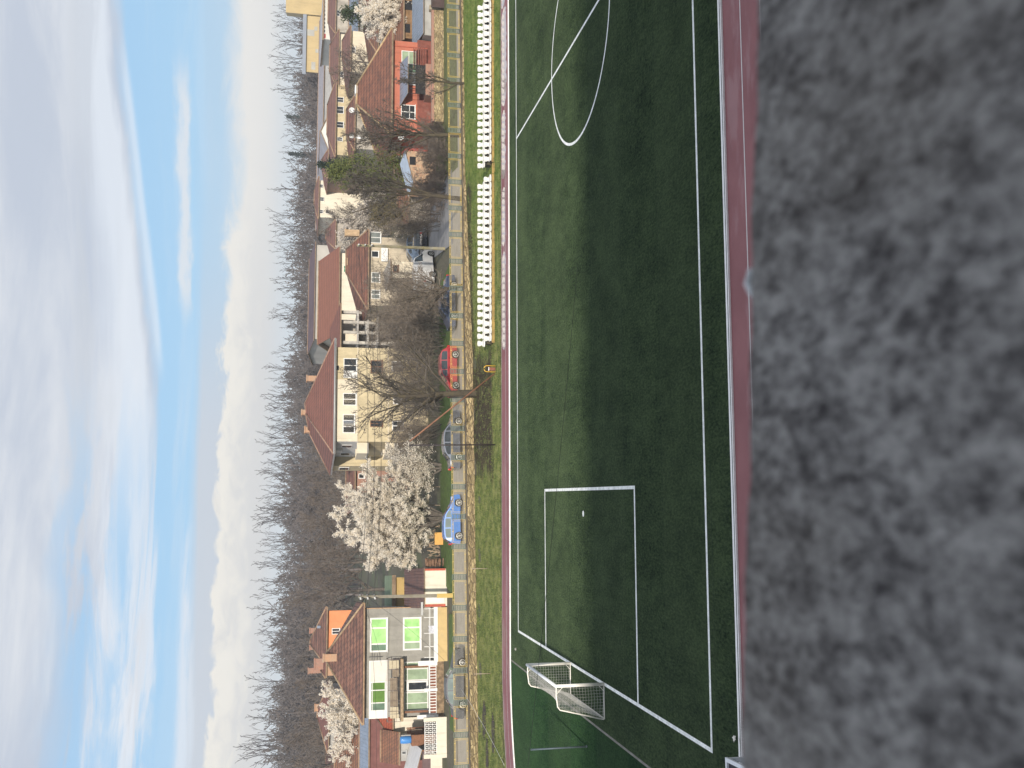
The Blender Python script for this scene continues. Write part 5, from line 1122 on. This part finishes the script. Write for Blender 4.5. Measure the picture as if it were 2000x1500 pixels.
# ------------------------------------------------------------------ white gabled house, unfinished house, tan roofed house
th, FF, I = house('ivory house with a long plain maroon roof and one green window', 118, 494, 644, 661.5, 9, 'side', ivory, tiles('roof_plain_maroon', (.26,.115,.08), (.23,.10,.07), (.15,.07,.05), .3, .2, weather=.15), xr=622, a=R(8), over=.6)
win(th, FF, 671, 682, 519, 532, cols=(.5,), panes=[mat('shutter_green', (.09,.27,.14), .6), mat('shutter_green_b', (.09,.25,.13), .6)], fw=.04, sill=False)
th, FF, I = house('tan walled house with a red brown hipped roof behind the concrete street pole', 104, 462, 596, 718, 9, 'hip', mat('render_sand', (.50,.43,.32), .9, .25, .8, fine=.1, stain=0.45), rC, xr=676, rid=(487, 532), a=R(3), over=.6)
win(th, FF, 723, 744, 453, 475, cols=(.5,), pane=gwin); win(th, FF, 725, 740, 490, 503); win(th, FF, 725, 742, 532, 552, cols=(.5,), pane=gwin, fm=white); win(th, FF, 725, 742, 566, 584, cols=(.5,), pane=gwin)
uc, zt = FF.L(673, 455, 3); chimney(th, uc, 3, zt-1.6, zt, .7, .5, mat('chimney_tan', (.46,.33,.2), .9)); uc, zt = FF.L(677, 512, 4.4); chimney(th, uc, 4.4, I['zr']-.8, zt, .7, .5, mat('chimney_umber', (.36,.25,.16), .9))
panel(th, FF, 'white_panel', 744, 757, 486, 512, white, 0, -.3, -.2)
p = D(800, 525, 95); F6 = Fac(p.x, 95, R(5)); th = thing('garage', 'small cream garage with one dark window beside the white van', 'garage', (p.x, 95, 0), R(5)); u0, u1, z0, z1 = F6.rect(762, 800, 511, 543)
mb = MB(); mb.box(u0, u1, 0, 4, -.1, z1); mb.build('wall', creamw, th); slab_roof('roof', th, [[(u0-.2,-.3,z1),(u1+.2,-.3,z1),(u1+.2,4.2,z1+.35),(u0-.2,4.2,z1+.12)]], mat('garage_roof', (.36,.33,.28), .9, .3, 1), .1); win(th, F6, 767, 778, 518, 532, fm=woodb)
# unfinished concrete frame
p = D(735, 668, 108); a6 = R(8); F6 = Fac(p.x, 108, a6); th = thing('unfinished_house', 'unfinished grey concrete house with open floors and a brown roof', 'house', (p.x, 108, 0), a6); u0, u1 = F6.L(700, 672)[0], F6.L(700, 606)[0]
zs = [F6.L(x_, 640)[1] for x_ in (735, 717, 697, 664)]; lev_ = [-.1]+zs; mb = MB()
for z in zs[1:3]: mb.box(u0, u1, 0, 6, z-.2, z)
for z in (zs[0],): mb.box(u0, u1, -.6, 6, z-.22, z)
mb.build('floor_slab', mat('raw_concrete', (.40,.38,.35), .9, .3, 1.2, fine=.2), th); mb = MB()
for k in range(4):
    uu = u0+.2+(u1-u0-.4)*k/3; mb.box(uu-.16, uu+.16, .1, .42, -.1, zs[3])
mb.build('column', mat('raw_column', (.46,.43,.38), .9, .3, 1.5), th); mb = MB(); mb.box(u0, u1, 3.5, 3.7, -.1, zs[3]); mb.build('inner_wall', dirty, th)
for (k0, zA_, zB_, m_) in ((0, zs[2], zs[3]-.6, creamw),(1, zs[1], zs[2]-.9, shadegrey),(2, zs[0], zs[1]-.5, cream)):
    mb = MB(); uu = u0+.2+(u1-u0-.4)*k0/3; mb.box(uu+.17, uu+(u1-u0-.4)/3-.17, .2, .35, zA_, zB_); mb.build('infill_wall', m_, th)
zr = F6.L(644, 640, 3)[1]; zf = zs[3]; slab_roof('roof', th, hip_faces(u0-.6, u1+.6, -.6, 6.6, zf, u0+1.6, u1-1.4, 3, zr), rB, .14)
th, FF, I = house('very long dark plum roofed hall stretching behind the ivory house', 172, 478, 662, 614, 16, 'side', mat('hall_wall', (.44,.42,.38), .9, .15, .3), mat('hall_roof_plum', (.105,.065,.072), .7, .2, .3), xr=603, a=R(8), name='hall', cat='hall')

# ------------------------------------------------------------------ red house
a = R(2); p = D(765, 255, 93); F = Fac(p.x, 93, a); th = thing('house', 'salmon red single storey house with broad brown tiled hip roof', 'house', (p.x, 93, 0), a); redm = mat('render_salmon', (.45,.15,.095), .9, .12, 1.2, fine=.1, stain=0.35)
u1 = F.L(770, 79)[0]; ze = F.L(764, 165)[1]; dp = 9.0; mb = MB(); mb.box(0, u1, 0, dp, -.1, ze); mb.build('wall', redm, th)
ra, zr = F.L(697, 204, 4.4); rb = F.L(701, 166, 4.4)[0]; x0, x1, y0, y1 = -.6, u1+1.0, -.6, dp+.6; slab_roof('roof', th, hip_faces(x0, x1, y0, y1, ze+.02, ra, rb, 4.4, zr), rC, .16)
ridge_caps(th, [((x0,y0,ze),(ra,4.4,zr)),((x1,y0,ze),(rb,4.4,zr)),((ra,4.4,zr),(rb,4.4,zr)),((x0,y1,ze),(ra,4.4,zr))], mat('ridge_tan', (.42,.30,.17), .9, .3, 3), .11)
uc, zt = F.L(693, 177, 4.6); chimney(th, uc, 4.6, zr-.9, zt, .8, .6, mat('chimney_grey', (.40,.36,.31), .9), white)
win(th, F, 784, 813, 100, 166, cols=(.36,.62), panes=[gblue, gsea, gpale], rows=(.5,)); win(th, F, 783, 811, 205, 233, cols=(.5,), rows=(.4,))
zc0, zc1 = F.L(796, 160, -1.7)[1], F.L(781, 160, -.05)[1]; uc0, uc1 = F.L(790, 200, -1)[0], F.L(790, 116, -1)[0]
slab_roof('porch_canopy', th, [[(uc0+.6,-1.8,zc0),(uc1,-1.8,zc0),(uc1,-.02,zc1),(uc0,-.02,zc1)]], slate, .06)
mb = MB(); zf = F.L(831, 160, -1.6)[1]; mb.box(uc0+.6, uc1-.6, -1.7, -.01, -.1, zf); po = mb.build('porch_floor', brickr, th); mb = MB()
n_ = 7
for k in range(n_): uu = uc0+.7+(uc1-.8-uc0-.7)*k/(n_-1); mb.bar((uu,-1.65,zf),(uu,-1.65,zc0-.05),.05)
for z in (zf+.5, zf+.95): mb.bar((uc0+.7,-1.65,z),(uc1-.8,-1.65,z),.05)
mb.box(uc0+.7, uc1-.8, -1.62, -1.6, zf, zf+.92); mb.build('porch_grille', mat('grille_black', (.022,.02,.02), .6), th)
mb = MB(); 
for q in range(6): z = zf+.05+.9*q/5*1.1; mb.box(uc1-.5, uc1+1.6, -1.2+.15*q, -1.05+.15*q, z-.06, z)
mb.build('stair_rail', mat('rail_rust', (.20,.07,.05), .7), th)
panel(th, F, 'drain_pipe', 765, 835, 92, 93, mat('pipe_red', (.45,.11,.065), .6), 0, -.08, -.01)
panel(th, F, 'plinth', 815, 850, 80, 254, mat('plinth_wine', (.22,.075,.055), .9, .3, 2, stain=.4), 0, -.05, .02)  # darker wine band across the lower wall
th2, FF, I = house('lower red annex with a rust brown hip roof left of the red house', 97, 268, 342, 768, 6, 'hip', mat('render_wine', (.33,.085,.07), .9, .2, 1.2), rC, xr=735, rid=(275, 300), a=R(2), name='annex', cat='annex'); win(th2, FF, 773, 784, 304, 319, fm=white)
# blue sheet shed
p = D(806, 340, 90); F = Fac(p.x, 90, 0); th = thing('shed', 'leaning shed with a pale blue sheet roof and crumbling brick below', 'shed', (p.x, 90, 0), 0); (u0, zl), (u1, zh) = F.L(807, 356), F.L(791, 294)
(ub_, zl2), (uc_, zh2) = F.L(798, 384, 2.4), F.L(781, 321, 2.4)
slab_roof('roof', th, [[(u0,0,zl),(u1,0,zh),(uc_,2.4,zh2),(ub_,2.4,zl2)]], mat('sheet_pale_blue', (.40,.47,.56), .45, .1, 1.2, fine=.08), .06)
mb = MB(); mb.face([(u0,0,-.1),(u1,0,-.1),(u1,0,zh-.08),(u0,0,zl-.08)]); mb.face([(u1,0,-.1),(uc_,2.3,-.1),(uc_,2.3,zh2-.08),(u1,0,zh-.08)]); mb.face([(ub_,2.3,-.1),(u0,0,-.1),(u0,0,zl-.08),(ub_,2.3,zl2-.08)]); mb.face([(uc_,2.3,-.1),(ub_,2.3,-.1),(ub_,2.3,zl2-.08),(uc_,2.3,zh2-.08)]); mb.build('wall', stonemat('worn_brick', (.46,.22,.11), (.5,.36,.22), (.35,.27,.2), .25, .09), th)
panel(th, F, 'doorway', 800, 812, 306, 322, dkin, 0, -.02, .01)
th, FF, I = house('small tan tiled shed roof beside the pale blue sheet shed', 94, 372, 432, 797, 4, 'side', dirty, rD, xr=776, a=R(-8), name='shed', cat='shed', over=.3)
# rubble wall and gate right of the road
p = D(873, 130, 85); F = Fac(p.x, 85, R(3)); th = thing('rubble_wall', 'yellow rubble stone wall with brick top course before the red house', 'wall', (p.x, 85, 0), R(3)); u0, u1 = F.L(860, 238)[0], F.L(860, 21)[0]; zt = F.L(843, 130)[1]; r = random.Random(8)
mb = MB(); n_ = 60; gg = [[(u0+(u1-u0)*k/n_, -r.uniform(0,.07), z*(zt-.22)+(-.1 if z == 0 else 0)) for z in (0,.2,.4,.6,.8,1)] for k in range(n_+1)]
for k in range(n_):
    for j in range(5): mb.face([gg[k][j], gg[k+1][j], gg[k+1][j+1], gg[k][j+1]])
mb.box(u0, u1, .01, .4, -.1, zt-.22); mb.build('rubble', rubble('yellow_rubble', (.58,.46,.26), (.38,.285,.15), (.13,.10,.06), 2.4, 8.5), th)
mb = MB(); mb.box(u0, u1, -.05, .45, zt-.22, zt); mb.build('brick_course', brickr, th)
mb = MB(); mb.box(u1, u1+.45, -.06, .42, -.1, zt+.2); mb.build('pillar', mat('pillar_tan', (.36,.30,.21), .9, .3, 2), th)
p = D(882, 8, 84.8); F = Fac(p.x, 84.8, R(3)); th = thing('metal_gate', 'dark brown sheet gate at the end of the yellow rubble wall', 'gate', (p.x, 84.8, 0), R(3)); u0, u1, z0, z1 = F.rect(842, 882, -60, 16); mb = MB(); mb.box(u0, u1, 0, .06, .0, z1); mb.build('sheet', mat('gate_brown', (.075,.048,.042), .6, .3, 1.5), th); mb = MB()
for uu in (u0, (u0+u1)/2, u1-.06): mb.box(uu, uu+.06, -.05, -.001, 0, z1+.04)
mb.box(u0, u1, -.04, -.002, z1-.1, z1); mb.build('frame', mat('gate_frame', (.06,.045,.04), .6), th)
# houses right of the red one
th, FF, I = house('low brown roofed house with open timber loft right of the red house', 97, -40, 74, 787, 7, 'side', mat('old_timber', (.25,.15,.075), .85, .4, 2.2, fine=.3), rD, xr=752, a=R(3), over=.4)
panel(th, FF, 'loft_opening', 792, 801, 47, 64, dkin, 0, -.02, .02); panel(th, FF, 'loft_opening', 791, 812, 2, 20, dkin, 0, -.02, .02)
th, FF, I = house('lean-to with a blue grey sheet roof beside the red house', 92.5, -40, 68, 826, 3, None, shadegrey, slate, a=R(3), name='lean_to', cat='lean-to')
slab_roof('roof', th, [[(I['u0'],-.3,I['ze']),(I['u1'],-.3,I['ze']),(I['u1'],3,I['ze']+.75),(I['u0'],3,I['ze']+.75)]], slate, .07)
th, FF, I = house('brown tiled house whose roof shows above the red house between bare trees', 110, -30, 102, 738, 8, 'hip', shadegrey, rD, xr=711, rid=(-20, 62), a=R(4)); win(th, FF, 742, 752, 60, 72, pane=gblue)
th, FF, I = house('hall with a pale blue grey metal roof at the photo edge', 130, -60, 60, 700, 10, 'side', shadegrey, slate, xr=682, a=R(4), name='hall', cat='hall')
for (lb, Y_, yR, yL, xe, xr_, rid, wm_, wins) in (
    ('cream far row house with three dark bays and a red brown hip roof', 128, 165, 302, 655, 639, (205, 262), cream, ((658,671,190,200),(658,671,208,222),(658,671,238,250),(658,669,268,276))),
    ('far brown roofed house under the yellow building with a curved gable', 138, -20, 62, 655, 641, (-10, 45), dirty, ((658,664,20,32),)),
    ('far brown roofed house between the yellow building and the cream row house', 134, 66, 172, 661, 644, (88, 140), creamw, ((664,671,100,112),(664,671,140,152))),
    ('far ivory house with small dark windows left of the distant dark conifer', 152, 352, 424, 622, 614, (370, 400), ivory, ((624,631,360,367),(624,631,410,417),(636,643,360,367),(636,643,410,417),(625,633,385,393))),
    ('low rusty roofed house in front of the cream far row house', 116, 196, 290, 692, 676, (215, 262), dirty, ()),
    ('far house with maroon roof just right of the distant conifer', 146, 300, 345, 640, 628, (312, 330), brickr, ((643,650,325,333),)),
    ('maroon roofed low house under the far brown roofed houses', 122, 60, 140, 684, 668, (80, 118), creamw, ((686,694,92,104),)),
    ('far maroon roofed cottage beside the distant pale blossom', 148, 436, 482, 655, 636, (450, 468), dirty, ())):
    th, FF, I = house(lb, Y_, yR, yL, xe, 8, 'hip', wm_, rF if Y_ > 120 else rC, xr=xr_, rid=rid, a=R(4))
    for (a0, a1, b0, b1) in wins: win(th, FF, a0, a1, b0, b1, cols=(.5,), fw=.05)
th, FF, I = house('white gabled hall below the far spruces', 160, 214, 302, 646, 20, 'front', mat('hall_white', (.66,.65,.61), .9, .08, .3), mat('hall_roof_grey', (.30,.29,.31), .8, .2, .4), xr=624, a=R(2), name='hall', cat='hall', over=.2); win(th, FF, 637, 646, 232, 242, cols=(.5,))
th, FF, I = house('long grey roofed barn stretching below the yellow building', 185, 0, 420, 631, 18, 'side', mat('barn_wall', (.36,.36,.36), .9, .2, .3), corrug('barn_roof', (.34,.32,.33), (.25,.22,.23), .6, 0, .7), xr=621, a=R(2), name='barn', cat='barn')
th, FF, I = house('white low building with a row of dark windows under the yellow building', 168, -10, 76, 630, 10, None, mat('low_white', (.62,.60,.54), .9, .1, .5), rF, a=R(2), name='low_building', cat='building')
slab_roof('roof', th, [[(I['u0']-.3,-.3,I['ze']),(I['u1']+.3,-.3,I['ze']),(I['u1']+.3,10,I['ze']+.2),(I['u0']-.3,10,I['ze']+.2)]], mat('low_roof', (.40,.40,.41), .8, .1, .5), .3)
for y_ in range(2, 66, 8): win(th, FF, 631, 636, y_, y_+6, fw=.06, sill=False)
panel(th, FF, 'red_panel', 631, 636, 66, 75, mat('panel_red', (.38,.06,.06), .7), 0, -.05, .02)
# yellow building
p = D(620, 142, 220); a = R(-23); F = Fac(p.x, 220, a); th = thing('flat_roofed_building', 'large plain yellow flat roofed building under the poplars', 'building', (p.x, 220, 0), a); ylw = mat('render_yellow', (.52,.40,.21), .9, .10, .22, fine=.08, stain=0.25)
u1, ze = F.L(597, 28)[0], F.L(598, 90)[1]; mb = MB(); mb.box(0, u1, 0, 14, -.1, ze); mb.build('wall', ylw, th); mb = MB(); zt = F.L(591, 90)[1]; mb.box(-.5, u1, -.5, 14.5, ze, zt); mb.build('roof_slab', mat('roof_band', (.26,.29,.34), .6, .1, .4), th)
zt = F.L(558.5, 14)[1]; mb = MB(); mb.box(u1+.001, u1+16, -.6, 12, -.1, zt); mb.build('tower_block', ylw, th)
pat = mat('plaster_patch', (.46,.45,.41), .9, .15, .4)
for (x0_, x1_, y0_, y1_) in ((600,614,58,70),(608,616,121,136),(616,622,96,103),(614,620,52,60)): panel(th, F, 'plaster_patch', x0_, x1_, y0_, y1_, pat, 0, -.04, .02)

# ------------------------------------------------------------------ poles, cables, dishes
polem = mat('pole_concrete', (.33,.30,.24), .9, .3, 2, col2=(.24,.21,.15), fine=.2); ochre = paint('pole_yellow', (.70,.50,.16), .7, .0); insu = mat('insulator', (.66,.66,.64), .3); cable = mat('cable_black', (.03,.03,.032), .6)
def utility_pole(lb, px_, py_, xt, yt, arm_rz, painted, mossy=False):
    b_ = G(px_, py_); t_ = D(xt, yt, b_.y); th = thing('utility_pole', lb, 'pole', (b_.x, b_.y, 0), 0); tp = t_-b_; H_ = tp.z
    mb = MB(); mb.tube([(0,0,-.1), (tp.x*.5, 0, H_*.5), (tp.x, 0, H_)], [.15,.125,.10], 4 if not mossy else 8, smooth=False); mb.build('shaft', polem if not mossy else mat('pole_mossy', (.30,.25,.11), .9, .4, 1.2, col2=(.27,.26,.22)), th)
    if painted: mb = MB(); mb.tube([(0,0,-.1), (0,0,1.25)], [.17,.162], 4, smooth=False); mb.build('painted_base', ochre, th)
    arms = []
    for k in range(3):
        z = H_-.25-.55*k; x = tp.x*z/H_; mb = MB(); c_, s_ = math.cos(arm_rz), math.sin(arm_rz); mb.bar((x-.6*c_, -.6*s_, z), (x+.6*c_, .6*s_, z), .06); ar = mb.build('cross_arm', rust, th); mb = MB()
        for q in (-.55, -.2, .2, .55): mb.tube([(x+q*c_, q*s_, z+.03), (x+q*c_, q*s_, z+.11), (x+q*c_, q*s_, z+.17)], [.03,.06,.035], 8)
        mb.build('insulator', insu, ar); arms.append(Vector((b_.x+x, b_.y, z+.17)))
    return th, arms
_, arA = utility_pole('slim pole with yellow painted base and white insulators beside the white shed', 884, 1163, 700, 1166, R(80), True)
_, arB = utility_pole('mossy concrete street pole with white insulators before the tan house', 869, 486, 697, 479, R(85), False, True)
def span(a_, b_, sag, lb, rad=.011, n=14, m_=cable):
    mb = MB(); mb.tube([Vector(a_).lerp(Vector(b_), k/n)-Vector((0,0,sag*4*(k/n)*(1-k/n))) for k in range(n+1)], rad, 4); return tag(mb.build('overhead_cable', m_), lb, 'cable', 'overhead cables')
k = 0
for ar, nm in zip(arA[:3], ('top', 'middle', 'lowest')):
    for q, sd in ((-.4, 'near'), (.4, 'far')):
        b_ = arB[k//2]+Vector((0, q, 0)); span(ar+Vector((0, q, 0)), b_, .75, '%s overhead cable between the two street poles, %s side of the arms' % (nm, sd)); k += 1
for i, (ar, tgt, lb) in enumerate(((arA[0], (745,1300,83.5), 'thin cable sloping from the yellow footed pole down over the balcony'), (arA[1], (735,1500,84), 'thin cable from the yellow footed pole across the grey house front'), (arA[1], (868,1290,80), 'thin cable slanting from the yellow footed pole to the garden wall corner'))):
    span(ar, D(*tgt), .25, lb, .010)
span(D(1128, 520, 20), D(1024, 1560, 20), .03, 'thin dark cable hanging across the pitch above the goal', .0038, 24)
span(D(900, 1345, 66), D(985, 1495, 57.5), .1, 'thin pale cable crossing the grass bank below the silver saloon', .010, 12, insu)
disw = mat('dish_white', (.68,.68,.67), .4, .08, 3)
for i, (x, y, Y_, r_, lb) in enumerate(((686.5,267,105,.25,'upper white satellite dish on a mast behind the leaning bare tree'),(700.5,268.5,105,.25,'lower white satellite dish on a mast behind the leaning bare tree'),(783,269,92.6,.28,'white satellite dish at the left corner of the red house wall'),(687,216,111,.34,'grey white satellite dish over the straw pale bush'))):
    p = D(x, y, Y_); o = thing('satellite_dish', lb, 'dish', p, 0, 'satellite dishes'); mb = MB(); n_ = 18
    for k in range(n_):
        a0, a1 = 2*math.pi*k/n_, 2*math.pi*(k+1)/n_
        for r0, r1 in ((0,.5),(.5,1)):
            f = lambda a_, q: (r_*q*math.cos(a_), -.13*q*q, r_*q*math.sin(a_)); mb.face([f(a0,r0), f(a0,r1), f(a1,r1), f(a1,r0)], 0, True); g_ = lambda a_, q: (r_*q*math.cos(a_), -.13*q*q+.015, r_*q*math.sin(a_)); mb.face([g_(a1,r0), g_(a1,r1), g_(a0,r1), g_(a0,r0)], 0, True)
    mb.build('bowl', disw, o); mb = MB(); mb.tube([(0,.02,-.1),(0,.15,-.3),(0,.15,-p.z if Y_ > 93 else -.8)], .035, 6); mb.build('mast', wgrey, o); mb = MB(); mb.tube([(0,-.02,-r_*.8),(0,-.42,-.1)], .015, 4); mb.box(-.04,.04,-.48,-.4,-.12,-.04); mb.build('receiver', wgrey, o)
# thin air: far things pale a little
HZ = 0.00050
mb = MB(); mb.box(-1150, 1150, -60, 1000, -2.2, 40); hz, t, b = mat0('haze_air')
hz.node_tree.nodes.remove(b); pv_ = t.new('ShaderNodeVolumePrincipled'); pv_.inputs['Color'].default_value = (.82,.88,.96,1); pv_.inputs['Density'].default_value = HZ; pv_.inputs['Anisotropy'].default_value = .1
t.l.new(pv_.outputs[0], hz.node_tree.nodes['Material Output'].inputs['Volume']); tag(mb.build('haze', hz), kind='stuff')
scene.cycles.volume_bounces = 0; scene.cycles.max_bounces = 6; scene.cycles.diffuse_bounces = 3; scene.cycles.transparent_max_bounces = 8
scene.cycles.use_denoising = True
